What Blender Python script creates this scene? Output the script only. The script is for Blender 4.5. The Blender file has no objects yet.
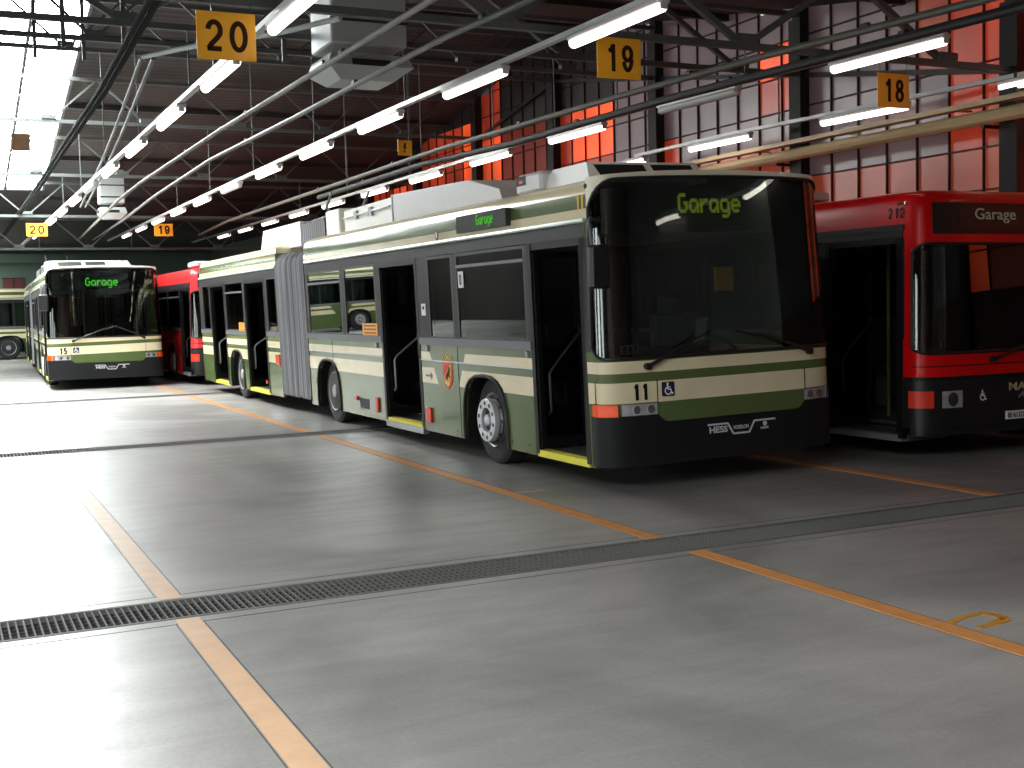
import bpy, bmesh, math, random
from mathutils import Vector, Matrix
random.seed(7)
C = bpy.context.scene.collection
PI = math.pi

# ------------------------------------------------------------------ materials
def new_mat(name):
    m = bpy.data.materials.new(name); m.use_nodes = True
    nt = m.node_tree; nt.nodes.clear()
    out = nt.nodes.new('ShaderNodeOutputMaterial')
    return m, nt, out
def srgb(r, g, b):
    f = lambda c: (c/255/12.92) if c/255 <= .04045 else ((c/255+.055)/1.055)**2.4
    return (f(r), f(g), f(b), 1)
def pbr(name, col, rough=.5, metal=0, coat=0, noise=0, nscale=6, emit=None, estr=0, bump=0, spec=.5):
    m, nt, out = new_mat(name)
    b = nt.nodes.new('ShaderNodeBsdfPrincipled'); nt.links.new(b.outputs[0], out.inputs[0])
    b.inputs['Base Color'].default_value = col; b.inputs['Roughness'].default_value = rough
    b.inputs['Metallic'].default_value = metal; b.inputs['Coat Weight'].default_value = coat
    b.inputs['Coat Roughness'].default_value = .05
    b.inputs['Specular IOR Level'].default_value = spec
    if noise:
        t = nt.nodes.new('ShaderNodeTexCoord'); n = nt.nodes.new('ShaderNodeTexNoise')
        n.inputs['Scale'].default_value = nscale; n.inputs['Detail'].default_value = 5
        nt.links.new(t.outputs['Object'], n.inputs['Vector'])
        mx = nt.nodes.new('ShaderNodeMix'); mx.data_type = 'RGBA'
        mx.inputs[6].default_value = [c*(1-noise) for c in col[:3]]+[1]
        mx.inputs[7].default_value = [min(1, c*(1+noise)) for c in col[:3]]+[1]
        nt.links.new(n.outputs[0], mx.inputs[0]); nt.links.new(mx.outputs[2], b.inputs['Base Color'])
        if bump:
            bp = nt.nodes.new('ShaderNodeBump'); bp.inputs['Strength'].default_value = bump; bp.inputs['Distance'].default_value = .01
            nt.links.new(n.outputs[0], bp.inputs['Height']); nt.links.new(bp.outputs[0], b.inputs['Normal'])
    if emit:
        b.inputs['Emission Color'].default_value = emit; b.inputs['Emission Strength'].default_value = estr
    return m
def emis(name, col, s):
    m, nt, out = new_mat(name)
    e = nt.nodes.new('ShaderNodeEmission'); e.inputs[0].default_value = col; e.inputs[1].default_value = s
    nt.links.new(e.outputs[0], out.inputs[0]); return m
def glassmat(name, tint, ior=1.5):
    m, nt, out = new_mat(name)
    tr = nt.nodes.new('ShaderNodeBsdfTransparent'); tr.inputs[0].default_value = tint
    gl = nt.nodes.new('ShaderNodeBsdfGlossy'); gl.inputs[1].default_value = .015; gl.inputs[0].default_value = (1, 1, 1, 1)
    fr = nt.nodes.new('ShaderNodeFresnel'); fr.inputs[0].default_value = ior
    mx = nt.nodes.new('ShaderNodeMixShader')
    nt.links.new(fr.outputs[0], mx.inputs[0]); nt.links.new(tr.outputs[0], mx.inputs[1]); nt.links.new(gl.outputs[0], mx.inputs[2])
    nt.links.new(mx.outputs[0], out.inputs[0]); return m

SIDEX, TZ = 1.275, .02
def livery():
    m, nt, out = new_mat('green cream livery')
    N = nt.nodes.new; L = nt.links.new
    b = N('ShaderNodeBsdfPrincipled'); L(b.outputs[0], out.inputs[0])
    b.inputs['Roughness'].default_value = .17; b.inputs['Coat Weight'].default_value = .0; b.inputs['Specular IOR Level'].default_value = .35; b.inputs['Coat Roughness'].default_value = .06
    tc = N('ShaderNodeTexCoord'); sp = N('ShaderNodeSeparateXYZ'); L(tc.outputs['Object'], sp.inputs[0])
    def M(op, a, b_=None, c=None):
        n = N('ShaderNodeMath'); n.operation = op
        for i, v in enumerate((a, b_, c)):
            if v is None: continue
            if isinstance(v, (int, float)): n.inputs[i].default_value = v
            else: L(v, n.inputs[i])
        return n.outputs[0]
    x, y, z = sp.outputs
    zc = M('SUBTRACT', z, M('MULTIPLY', M('ADD', x, SIDEX), TZ))
    r = N('ShaderNodeValToRGB'); r.color_ramp.interpolation = 'CONSTANT'
    L(M('DIVIDE', zc, 3.0), r.inputs[0])
    G, K = srgb(88, 103, 62), srgb(226, 212, 178)
    stops = [(0, G), (.795, K), (.975, G), (1.062, K), (1.165, G), (2.43, K), (2.535, G), (2.665, K)]
    e = r.color_ramp.elements
    e[0].position = 0; e[0].color = G; e[1].position = stops[1][0]/3; e[1].color = K
    for p, c in stops[2:]:
        q = e.new(p/3); q.color = c
    a1 = M('GREATER_THAN', y, M('MULTIPLY_ADD', M('SUBTRACT', 1.16, zc), .57, 2.97))
    a2 = M('LESS_THAN', y, M('MULTIPLY_ADD', M('SUBTRACT', 1.16, zc), -.61, 4.01))
    a3 = M('LESS_THAN', zc, 1.2)
    mk = M('MULTIPLY', M('MULTIPLY', a1, a2), a3)
    mx = N('ShaderNodeMix'); mx.data_type = 'RGBA'; L(mk, mx.inputs[0]); L(r.outputs[0], mx.inputs[6]); mx.inputs[7].default_value = G
    n = N('ShaderNodeTexNoise'); n.inputs['Scale'].default_value = 2.5; n.inputs['Detail'].default_value = 6; L(tc.outputs['Object'], n.inputs['Vector'])
    n2 = N('ShaderNodeMapRange'); n2.inputs[3].default_value = .82; n2.inputs[4].default_value = 1.08; L(n.outputs[0], n2.inputs[0])
    vm = N('ShaderNodeVectorMath'); vm.operation = 'SCALE'; L(mx.outputs[2], vm.inputs[0]); L(n2.outputs[0], vm.inputs[3])
    L(vm.outputs[0], b.inputs['Base Color'])
    return m
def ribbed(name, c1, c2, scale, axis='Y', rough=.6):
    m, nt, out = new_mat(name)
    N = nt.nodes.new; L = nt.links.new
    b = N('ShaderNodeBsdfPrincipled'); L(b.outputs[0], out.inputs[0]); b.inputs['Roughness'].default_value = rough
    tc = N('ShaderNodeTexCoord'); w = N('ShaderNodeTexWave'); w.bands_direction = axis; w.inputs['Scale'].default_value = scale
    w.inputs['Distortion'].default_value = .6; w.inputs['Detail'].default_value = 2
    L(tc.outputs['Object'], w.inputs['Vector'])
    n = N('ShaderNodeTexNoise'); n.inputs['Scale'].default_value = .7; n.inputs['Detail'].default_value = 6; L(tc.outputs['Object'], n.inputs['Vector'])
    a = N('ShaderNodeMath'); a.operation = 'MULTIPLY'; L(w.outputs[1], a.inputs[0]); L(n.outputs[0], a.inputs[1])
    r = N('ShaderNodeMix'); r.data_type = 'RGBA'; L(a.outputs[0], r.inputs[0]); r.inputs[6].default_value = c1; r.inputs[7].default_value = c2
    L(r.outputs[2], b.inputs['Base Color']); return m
def concrete():
    m, nt, out = new_mat('worn concrete')
    N = nt.nodes.new; L = nt.links.new
    b = N('ShaderNodeBsdfPrincipled'); L(b.outputs[0], out.inputs[0])
    tc = N('ShaderNodeTexCoord')
    def noise(sc, det, mapscale, dist=0):
        mp = N('ShaderNodeMapping'); mp.inputs['Scale'].default_value = mapscale; L(tc.outputs['Object'], mp.inputs[0])
        n = N('ShaderNodeTexNoise'); n.inputs['Scale'].default_value = sc; n.inputs['Detail'].default_value = det; n.inputs['Distortion'].default_value = dist
        L(mp.outputs[0], n.inputs['Vector']); return n.outputs[0]
    big = noise(.45, 6, (1, .8, 1), .8); streak = noise(3, 7, (.45, 1.6, 1), .6); fine = noise(40, 4, (1, 1, 1)); spots = noise(6, 3, (1, 1, 1))
    def ramp(v, a, b_, lo, hi):
        n = N('ShaderNodeMapRange'); n.inputs[1].default_value = a; n.inputs[2].default_value = b_; n.inputs[3].default_value = lo; n.inputs[4].default_value = hi
        L(v, n.inputs[0]); return n.outputs[0]
    def mul(a, b_):
        n = N('ShaderNodeMath'); n.operation = 'MULTIPLY'; L(a, n.inputs[0]); L(b_, n.inputs[1]); return n.outputs[0]
    v = mul(mul(ramp(big, .36, .62, .58, 1.12), ramp(streak, .3, .7, .9, 1.04)), mul(ramp(fine, .3, .7, .9, 1.07), ramp(spots, .2, .3, .9, 1)))
    vm = N('ShaderNodeVectorMath'); vm.operation = 'SCALE'; vm.inputs[0].default_value = (.335, .322, .31); L(v, vm.inputs[3])
    L(vm.outputs[0], b.inputs['Base Color'])
    L(ramp(mul(big, streak), .12, .4, .46, .32), b.inputs['Roughness'])
    b.inputs['Specular IOR Level'].default_value = .75
    bp = N('ShaderNodeBump'); bp.inputs['Strength'].default_value = .12; bp.inputs['Distance'].default_value = .004
    L(fine, bp.inputs['Height']); L(bp.outputs[0], b.inputs['Normal'])
    return m
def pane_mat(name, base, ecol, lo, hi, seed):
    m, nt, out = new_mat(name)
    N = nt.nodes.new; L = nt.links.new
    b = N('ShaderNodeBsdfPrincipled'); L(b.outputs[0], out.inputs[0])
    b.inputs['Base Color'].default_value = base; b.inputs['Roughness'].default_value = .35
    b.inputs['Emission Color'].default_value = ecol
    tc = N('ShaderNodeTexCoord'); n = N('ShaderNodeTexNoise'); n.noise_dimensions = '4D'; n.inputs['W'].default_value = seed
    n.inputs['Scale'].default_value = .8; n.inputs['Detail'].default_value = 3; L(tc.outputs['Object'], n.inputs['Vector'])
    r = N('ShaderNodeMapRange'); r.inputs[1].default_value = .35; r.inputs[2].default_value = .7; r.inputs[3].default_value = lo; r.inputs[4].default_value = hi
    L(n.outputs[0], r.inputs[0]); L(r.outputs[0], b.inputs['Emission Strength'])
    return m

M = {}
M['livery'] = livery()
M['cream'] = pbr('cream paint', srgb(232, 226, 205), .4, coat=.5, noise=.05)
M['white'] = pbr('white plastic', srgb(240, 240, 236), .5, noise=.03)
M['lightgrey'] = pbr('light grey fairing', srgb(205, 203, 205), .5, noise=.05)
M['red'] = pbr('red paint', srgb(215, 8, 14), .3, coat=.3, noise=.06, spec=.3)
M['redback'] = pbr('red faded paint', srgb(225, 40, 45), .35, coat=.5, noise=.08)
M['black'] = pbr('black plastic', srgb(22, 22, 24), .45, noise=.1)
M['bumper'] = pbr('dark grey bumper', srgb(23, 24, 26), .55, noise=.15, spec=.25)
M['frame'] = pbr('anthracite frame', srgb(36, 34, 36), .55, noise=.1, spec=.25)
M['door'] = pbr('black door frame', srgb(14, 14, 15), .5, noise=.1, spec=.2)
M['rubber'] = pbr('tyre rubber', srgb(38, 37, 38), .75, noise=.2, nscale=12, bump=.2)
M['rim'] = pbr('steel rim', srgb(150, 148, 152), .45, metal=.3, noise=.2)
M['ring'] = pbr('bright hub ring', srgb(205, 205, 210), .35, metal=.3, noise=.08)
M['gutter'] = pbr('pale aluminium gutter', srgb(200, 210, 200), .3, metal=.2)
M['sill'] = pbr('grey sill strip', srgb(100, 100, 108), .45)
M['alu'] = pbr('aluminium', srgb(150, 152, 156), .35, metal=.6, noise=.05)
M['glass'] = glassmat('tinted glass', (.52, .54, .53, 1), 1.55)
M['screen'] = glassmat('windscreen glass', (.68, .74, .71, 1), 1.6)
M['yellow'] = pbr('yellow step edge', srgb(225, 215, 70), .5, noise=.05)
M['orange'] = pbr('orange lens', srgb(240, 80, 20), .2, coat=1, noise=.1, emit=srgb(240, 70, 15), estr=.12)
M['redlens'] = pbr('red orange reflector', srgb(225, 55, 28), .4)
M['chrome'] = pbr('lamp reflector', srgb(190, 190, 195), .12, metal=1)
M['lens'] = pbr('clear lens', srgb(205, 200, 205), .12, coat=1, metal=.55, noise=.35, nscale=22)
M['led'] = emis('green led', srgb(150, 165, 40), .5)
M['ledbright'] = emis('bright green led', srgb(95, 230, 60), 1.35)
M['ledside'] = emis('side green led', srgb(90, 205, 60), .8)
M['amber'] = emis('pale flip dots', srgb(165, 155, 130), .22)
M['displaybox'] = pbr('display face', srgb(30, 34, 32), .4)
M['displaygreen'] = pbr('display housing face', srgb(62, 66, 62), .7, spec=.2)
M['num'] = pbr('black numerals', srgb(12, 12, 12), .6, spec=.2)
M['blue'] = pbr('blue sticker', srgb(22, 28, 60), .4)
M['whitemark'] = pbr('white marking', srgb(235, 235, 235), .5)
M['silver'] = pbr('silver lettering', srgb(200, 200, 205), .35)
M['sticker'] = pbr('orange sticker', srgb(250, 170, 50), .5)
M['stickertext'] = pbr('brown print', srgb(150, 80, 20), .5)
M['crestred'] = pbr('crest red', srgb(225, 45, 35), .45)
M['crestyel'] = pbr('crest yellow', srgb(240, 190, 60), .45)
M['seat'] = pbr('seat fabric', srgb(40, 42, 50), .8, noise=.2)
M['seatshell'] = pbr('grey seat shell', srgb(120, 120, 125), .5)
M['dash'] = pbr('dashboard', srgb(42, 42, 44), .5)
M['busfloor'] = pbr('bus floor vinyl', srgb(70, 72, 74), .6, noise=.15)
M['lining'] = pbr('interior lining', srgb(112, 112, 106), .6)
M['pole'] = pbr('grab pole', srgb(110, 106, 70), .3, metal=.2)
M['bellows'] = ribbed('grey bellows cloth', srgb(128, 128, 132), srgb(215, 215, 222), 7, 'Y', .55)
M['steel'] = pbr('painted grey steel', srgb(80, 85, 85), .6, noise=.12)
M['steeldark'] = pbr('dark steel', srgb(40, 37, 38), .6, noise=.15)
M['pipe'] = pbr('khaki pipe', srgb(84, 82, 74), .5, metal=.2, noise=.1)
M['pipegrey'] = pbr('grey conductor pipe', srgb(56, 56, 58), .45, metal=.2, noise=.1)
M['pipebig'] = pbr('beige heating pipe', srgb(188, 164, 122), .5, noise=.06)
M['rail'] = pbr('white light rail', srgb(190, 196, 193), .35)
M['cable'] = pbr('black cable', srgb(16, 22, 20), .85, spec=.1)
M['tube'] = emis('fluorescent tube', (1, .88, .78, 1), 4.4)
M['tubeoff'] = pbr('unlit diffuser', srgb(205, 210, 208), .35)
M['housing'] = pbr('fixture housing', srgb(205, 200, 200), .4)
M['signo'] = pbr('orange sign', srgb(255, 182, 42), .5, coat=.1)
M['pillar'] = pbr('blackened steel', srgb(24, 22, 24), .7)
M['mark'] = pbr('ochre floor paint', srgb(190, 130, 40), .55, noise=.3, nscale=20)
M['signn'] = pbr('sign numeral', srgb(62, 42, 34), .9, spec=0)
M['heater'] = pbr('galvanised heater', srgb(168, 174, 176), .5, metal=.15, noise=.08)
M['roof'] = ribbed('dark timber roof', srgb(34, 32, 33), srgb(68, 64, 64), 1.6, 'Y', .8)
M['wallfar'] = pbr('grey green wall', srgb(112, 132, 124), .8, noise=.1, nscale=.7)
M['wallplain'] = pbr('grey plaster', srgb(98, 98, 96), .8, noise=.15, nscale=.8)
M['wallleft'] = pbr('dark plaster', srgb(46, 42, 40), .9, noise=.3, nscale=.8)  # wall colour kept dark so the bus windows reflect less brightness
M['brick'] = pbr('brown lower wall', srgb(82, 66, 60), .85, noise=.2)
M['mull'] = pbr('dark mullion', srgb(46, 28, 28), .7)
M['sky'] = emis('daylit skylight glazing', (.95, 1, .98, 1), 36)
M['fillnear'] = emis('added near fill glow', (.95, 1, .99, 1), 27)  # emission of the added fill panel behind the camera
M['fillfar'] = emis('added far fill glow', (.9, 1, .96, 1), 9)  # emission of the added fill panel over the far end
M['skypale'] = emis('dull lower glazing', (.8, .85, .85, 1), .8)
M['gate'] = emis('daylight opening', (.93, 1, 1, 1), 5.5)
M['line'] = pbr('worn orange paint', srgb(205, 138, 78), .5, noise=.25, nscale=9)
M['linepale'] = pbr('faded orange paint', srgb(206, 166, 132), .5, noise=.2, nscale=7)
M['grate'] = pbr('galvanised grate', srgb(92, 92, 90), .7, metal=.0, noise=.15)
M['pit'] = pbr('drain pit', srgb(34, 32, 34), .9)
M['concrete'] = concrete()
M['joint'] = pbr('joint sealant', srgb(60, 60, 60), .6)
M['winred'] = pbr('brown red shutter', srgb(120, 62, 62), .6)
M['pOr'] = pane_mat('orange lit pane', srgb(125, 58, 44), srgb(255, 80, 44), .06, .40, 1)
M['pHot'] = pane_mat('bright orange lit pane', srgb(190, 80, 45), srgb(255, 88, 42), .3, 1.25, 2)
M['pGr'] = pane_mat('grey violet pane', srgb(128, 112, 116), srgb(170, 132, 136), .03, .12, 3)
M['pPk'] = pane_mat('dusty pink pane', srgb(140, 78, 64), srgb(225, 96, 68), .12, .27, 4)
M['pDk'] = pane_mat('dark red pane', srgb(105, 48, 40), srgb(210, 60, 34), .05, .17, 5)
M['pBk'] = pbr('dark glazing', srgb(48, 42, 44), .5)

# ------------------------------------------------------------------ mesh builder
class MB:
    def __init__(s, xf=None): s.v = []; s.f = []; s.mi = []; s.m = 0; s.xf = xf
    def add(s, vs, fs):
        o = len(s.v); s.v += [tuple(v) for v in vs]; s.f += [tuple(o+i for i in f) for f in fs]; s.mi += [s.m]*len(fs); return s
    def box(s, x0, x1, y0, y1, z0, z1):
        return s.add([(x0,y0,z0),(x1,y0,z0),(x1,y1,z0),(x0,y1,z0),(x0,y0,z1),(x1,y0,z1),(x1,y1,z1),(x0,y1,z1)],
                     [(0,3,2,1),(4,5,6,7),(0,1,5,4),(1,2,6,5),(2,3,7,6),(3,0,4,7)])
    def cbox(s, c, d, b=.01):
        """box with bevelled vertical & horizontal edges"""
        x, y, z = c; hx, hy, hz = d[0]/2, d[1]/2, d[2]/2; b = min(b, hx*.45, hy*.45, hz*.45)
        rings = []
        for zz, ins in ((z-hz, b), (z-hz+b, 0), (z+hz-b, 0), (z+hz, b)):
            X, Y = hx-ins, hy-ins; k = b
            rings.append([(x-X+k,y-Y,zz),(x+X-k,y-Y,zz),(x+X,y-Y+k,zz),(x+X,y+Y-k,zz),(x+X-k,y+Y,zz),(x-X+k,y+Y,zz),(x-X,y+Y-k,zz),(x-X,y-Y+k,zz)])
        return s.loft(rings)
    def loft(s, rings, closed=True, caps=True):
        n = len(rings[0]); vs = [p for r in rings for p in r]; fs = []
        for i in range(len(rings)-1):
            for j in range(n if closed else n-1):
                k = (j+1) % n; fs.append((i*n+j, i*n+k, (i+1)*n+k, (i+1)*n+j))
        if caps and closed:
            fs.append(tuple(range(n))[::-1]); fs.append(tuple((len(rings)-1)*n+j for j in range(n)))
        return s.add(vs, fs)
    def prism(s, poly, axis, a, b):
        """poly: 2D points; axis 0: (y,z) extruded in x; 1: (x,z) in y; 2: (x,y) in z"""
        def P(p, t): return (t, p[0], p[1]) if axis == 0 else ((p[0], t, p[1]) if axis == 1 else (p[0], p[1], t))
        n = len(poly)
        return s.add([P(p, a) for p in poly]+[P(p, b) for p in poly],
                     [tuple(range(n))[::-1], tuple(range(n, 2*n))]+[(i, (i+1) % n, n+(i+1) % n, n+i) for i in range(n)])
    def bar(s, p, q, w, h=None):
        p, q = Vector(p), Vector(q); h = h or w; d = (q-p).normalized()
        up = Vector((0,0,1)) if abs(d.z) < .95 else Vector((0,1,0))
        a = d.cross(up).normalized(); b = a.cross(d).normalized(); a *= w/2; b *= h/2
        return s.loft([[p-a-b, p+a-b, p+a+b, p-a+b], [q-a-b, q+a-b, q+a+b, q-a+b]])
    def tube(s, pts, r, n=10, caps=True):
        pts = [Vector(p) for p in pts]; rings = []; a = None
        for i, p in enumerate(pts):
            d = (pts[min(i+1, len(pts)-1)]-pts[max(i-1, 0)]).normalized()
            if a is None: a = d.cross(Vector((0,0,1)) if abs(d.z) < .9 else Vector((1,0,0))).normalized()
            a = (a-d*a.dot(d)).normalized(); b = d.cross(a)
            rr = r[i] if isinstance(r, (list, tuple)) else r
            rings.append([p+(a*math.cos(2*PI*k/n)+b*math.sin(2*PI*k/n))*rr for k in range(n)])
        return s.loft(rings, caps=caps)
    def lathe(s, prof, c, axis=0, n=32, sgn=1):
        """prof: list of (offset along axis, radius)"""
        rings = []
        for t, r in prof:
            rg = []
            for k in range(n):
                u, w = math.cos(2*PI*k/n)*r, math.sin(2*PI*k/n)*r
                if axis == 0: rg.append((c[0]+t*sgn, c[1]+u, c[2]+w))
                elif axis == 1: rg.append((c[0]+u, c[1]+t*sgn, c[2]+w))
                else: rg.append((c[0]+u, c[1]+w, c[2]+t*sgn))
            rings.append(rg)
        return s.loft(rings)
    def sphere(s, c, r, n=10):
        r = r if isinstance(r, (tuple, list)) else (r, r, r)
        rings = [[(c[0]+r[0]*math.sin(PI*i/n)*math.cos(2*PI*k/n/1), c[1]+r[1]*math.sin(PI*i/n)*math.sin(2*PI*k/n), c[2]-r[2]*math.cos(PI*i/n)) for k in range(n)] for i in [.15]+list(range(1, n))+[n-.15]]
        return s.loft(rings)
    def build(s, name, mats, parent=None, smooth=35, loc=None):
        me = bpy.data.meshes.new(name)
        vs = [s.xf(v) for v in s.v] if s.xf else s.v
        me.from_pydata([tuple(v) for v in vs], [], s.f)
        for m in (mats if isinstance(mats, (list, tuple)) else [mats]): me.materials.append(M[m] if isinstance(m, str) else m)
        me.polygons.foreach_set('material_index', s.mi)
        bm = bmesh.new(); bm.from_mesh(me); bmesh.ops.recalc_face_normals(bm, faces=bm.faces); bm.to_mesh(me); bm.free()
        if smooth:
            me.polygons.foreach_set('use_smooth', [True]*len(me.polygons)); me.set_sharp_from_angle(angle=math.radians(smooth))
        o = bpy.data.objects.new(name, me); C.objects.link(o)
        if parent: o.parent = parent
        if loc: o.location = loc
        return o
def tag(o, label=None, cat=None, group=None, kind=None):
    if label: o['label'] = label
    if cat: o['category'] = cat
    if group: o['group'] = group
    if kind: o['kind'] = kind
    return o
def empty(name, loc=(0,0,0), rz=0):
    o = bpy.data.objects.new(name, None); C.objects.link(o); o.location = loc; o.rotation_euler = (0,0,rz); o.empty_display_size = .2
    return o
def text2d(s, size=1, bold=0, align='CENTER'):
    """filled glyph mesh: verts (u,v), faces"""
    cu = bpy.data.curves.new('t', 'FONT'); cu.body = s; cu.size = size; cu.align_x = align; cu.align_y = 'CENTER'; cu.offset = bold; cu.resolution_u = 4
    o = bpy.data.objects.new('t', cu); C.objects.link(o)
    dg = bpy.context.evaluated_depsgraph_get(); me = bpy.data.meshes.new_from_object(o.evaluated_get(dg))
    vs = [(v.co.x, v.co.y) for v in me.vertices]; fs = [tuple(p.vertices) for p in me.polygons]
    bpy.data.objects.remove(o); bpy.data.curves.remove(cu); bpy.data.meshes.remove(me)
    if vs:
        x0, x1 = min(v[0] for v in vs), max(v[0] for v in vs); y0, y1 = min(v[1] for v in vs), max(v[1] for v in vs)
        cx, cy = (x0+x1)/2, (y0+y1)/2
        vs = [(v[0]-cx, v[1]-cy) for v in vs]
    return vs, fs, (x1-x0, y1-y0)
def text_on(mb, s, W, Hh, fn, bold=0, thick=.003):
    """write s fitted to W x Hh; fn(u,v,w)->xyz, w>0 outwards"""
    vs, fs, (w, h) = text2d(s, 1, bold)
    kx, ky = W/w, Hh/h; n = len(vs)
    out = [fn(u*kx, v*ky, thick) for u, v in vs]+[fn(u*kx, v*ky, 0) for u, v in vs]
    edges = {}
    for f in fs:
        for i in range(len(f)):
            e = (f[i], f[(i+1) % len(f)]); edges[e] = 1
    side = [(a, b, n+b, n+a) for a, b in edges if (b, a) not in edges]
    mb.add(out, fs+[tuple(n+i for i in f)[::-1] for f in fs]+side)
def arc(cx, cy, rx, ry, a0, a1, n=14): return [(cx+rx*math.cos(math.radians(a0+(a1-a0)*i/n)), cy+ry*math.sin(math.radians(a0+(a1-a0)*i/n))) for i in range(n+1)]
DIG = {'0': [arc(.5, .5, .41, .42, 90, 450, 36)], '1': [[(.72, .0), (.72, 1.0)], [(.66, .93), (.55, .80), (.30, .74)]],
 '2': [arc(.5, .66, .37, .26, 175, -25, 16)+[(.70, .44), (.30, .22), (.13, .08)], [(.04, .08), (.92, .08)]],
 '8': [arc(.5, .73, .31, .19, 90, 450, 28), arc(.5, .29, .37, .22, 90, 450, 28)],
 '9': [arc(.5, .68, .36, .24, 0, 360, 28), arc(.5, .5, .36, .42, 0, -60, 10)+arc(.5, .5, .36, .42, -60, -165, 12)],
 '5': [[(.90, .92), (.22, .92), (.14, .46)], [(.14, .46)]+arc(.5, .34, .38, .26, 135, -160, 18)],
 '7': [[(.06, .92), (.94, .92), (.60, .55), (.40, .0)]], '6': [arc(.5, .32, .36, .24, 0, 360, 28), arc(.5, .5, .36, .42, 180, 20, 18)],
 '3': [arc(.48, .72, .34, .2, 160, -80, 14), arc(.48, .29, .38, .22, 80, -165, 16)]}
def digits_on(mb, s, W, Hh, fn, sw=.17, thick=.003):
    """bold grotesque numerals; sw = stroke as a share of the height"""
    n = len(s); cw = W/n; gap = .12*cw; w = cw-gap; k = sw*Hh/2
    for i, c in enumerate(s):
        x0 = -W/2+gap/2+i*cw
        for path in DIG[c]:
            P = [(x0+k+u*(w-2*k), -Hh/2+(v*(Hh-0) if abs(v) in (0, 1) else v*Hh)) for u, v in path]
            closed = len(P) > 20 and math.hypot(P[0][0]-P[-1][0], P[0][1]-P[-1][1]) < 1e-6
            L, R = [], []
            for j, p in enumerate(P):
                a = P[j-1] if j > 0 else (P[-2] if closed else p); b = P[j+1] if j < len(P)-1 else (P[1] if closed else p)
                d1 = Vector((p[0]-a[0], p[1]-a[1])); d2_ = Vector((b[0]-p[0], b[1]-p[1]))
                d1 = d1.normalized() if d1.length > 1e-9 else d2_.normalized(); d2_ = d2_.normalized() if d2_.length > 1e-9 else d1
                t = (d1+d2_).normalized(); nx, ny = -t.y, t.x; mt = k/max(.55, abs(nx*-d1.y+ny*d1.x))
                L.append((p[0]+nx*mt, p[1]+ny*mt)); R.append((p[0]-nx*mt, p[1]-ny*mt))
            for j in range(len(P)-1):
                q = [L[j], R[j], R[j+1], L[j+1]]
                mb.add([fn(u, v, thick) for u, v in q]+[fn(u, v, 0) for u, v in q], [(0,1,2,3),(7,6,5,4),(0,4,5,1),(1,5,6,2),(2,6,7,3),(3,7,4,0)])
GLY = {'G': ["01110","10000","10000","10011","10001","10001","01110"], 'a': ["00000","00000","01110","10001","10001","10011","01101"],
 'r': ["0000","0000","1011","1100","1000","1000","1000"], 'g': ["00000","00000","01110","10001","10001","10001","01111","00001","01110"],
 'e': ["00000","00000","01110","10001","11111","10000","01110"]}
def led_text(mb, s, W, Hh, fn, fill=1.0, thick=.004):
    cols = sum(len(GLY[c][0])+1 for c in s)-1; pw = W/cols; ph = Hh/7; x = -W/2
    for c in s:
        g = GLY[c]
        for r, row in enumerate(g):
            for k, b in enumerate(row):
                if b == '1':
                    u0, v0 = x+k*pw+pw*(1-fill)/2, Hh/2-(r+1)*ph+ph*(1-fill)/2; a, h = pw*fill, ph*fill
                    P = [fn(u0, v0, thick), fn(u0+a, v0, thick), fn(u0+a, v0+h, thick), fn(u0, v0+h, thick)]+[fn(u0, v0, 0), fn(u0+a, v0, 0), fn(u0+a, v0+h, 0), fn(u0, v0+h, 0)]
                    mb.add(P, [(0,1,2,3),(7,6,5,4),(0,4,5,1),(1,5,6,2),(2,6,7,3),(3,7,4,0)])
        x += (len(g[0])+1)*pw
def poly_on(m, pts, fn, w): 
    n = len(pts); m.add([fn(u, v, w) for u, v in pts]+[fn(u, v, w-.002) for u, v in pts], [tuple(range(n)), tuple(range(n, 2*n))[::-1]]+[(i, (i+1) % n, n+(i+1) % n, n+i) for i in range(n)])
def wheelchair(mb, fn, h):
    """white access symbol drawn from strokes, h = height"""
    def stroke(pts, w):
        for (a, b), (c, d) in zip(pts, pts[1:]):
            L = math.hypot(c-a, d-b) or 1; nx, ny = -(d-b)/L*w/2, (c-a)/L*w/2; ex, ey = (c-a)/L*w*.3, (d-b)/L*w*.3
            q = [(a-ex+nx, b-ey+ny), (a-ex-nx, b-ey-ny), (c+ex-nx, d+ey-ny), (c+ex+nx, d+ey+ny)]
            mb.add([fn(u*h, v*h, .002) for u, v in q]+[fn(u*h, v*h, 0) for u, v in q], [(0,1,2,3),(7,6,5,4),(0,4,5,1),(1,5,6,2),(2,6,7,3),(3,7,4,0)])
    stroke([(-.06, .40), (-.06, .30)], .13)
    stroke([(-.07, .26), (-.04, -.02), (.17, -.02), (.27, -.32), (.36, -.29)], .085)
    stroke([(-.06, .13), (.14, .13)], .07)
    stroke([(-.13, .12), (-.25, -.0), (-.27, -.15), (-.2, -.3), (-.05, -.38), (.1, -.34), (.19, -.22)], .075)

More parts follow.
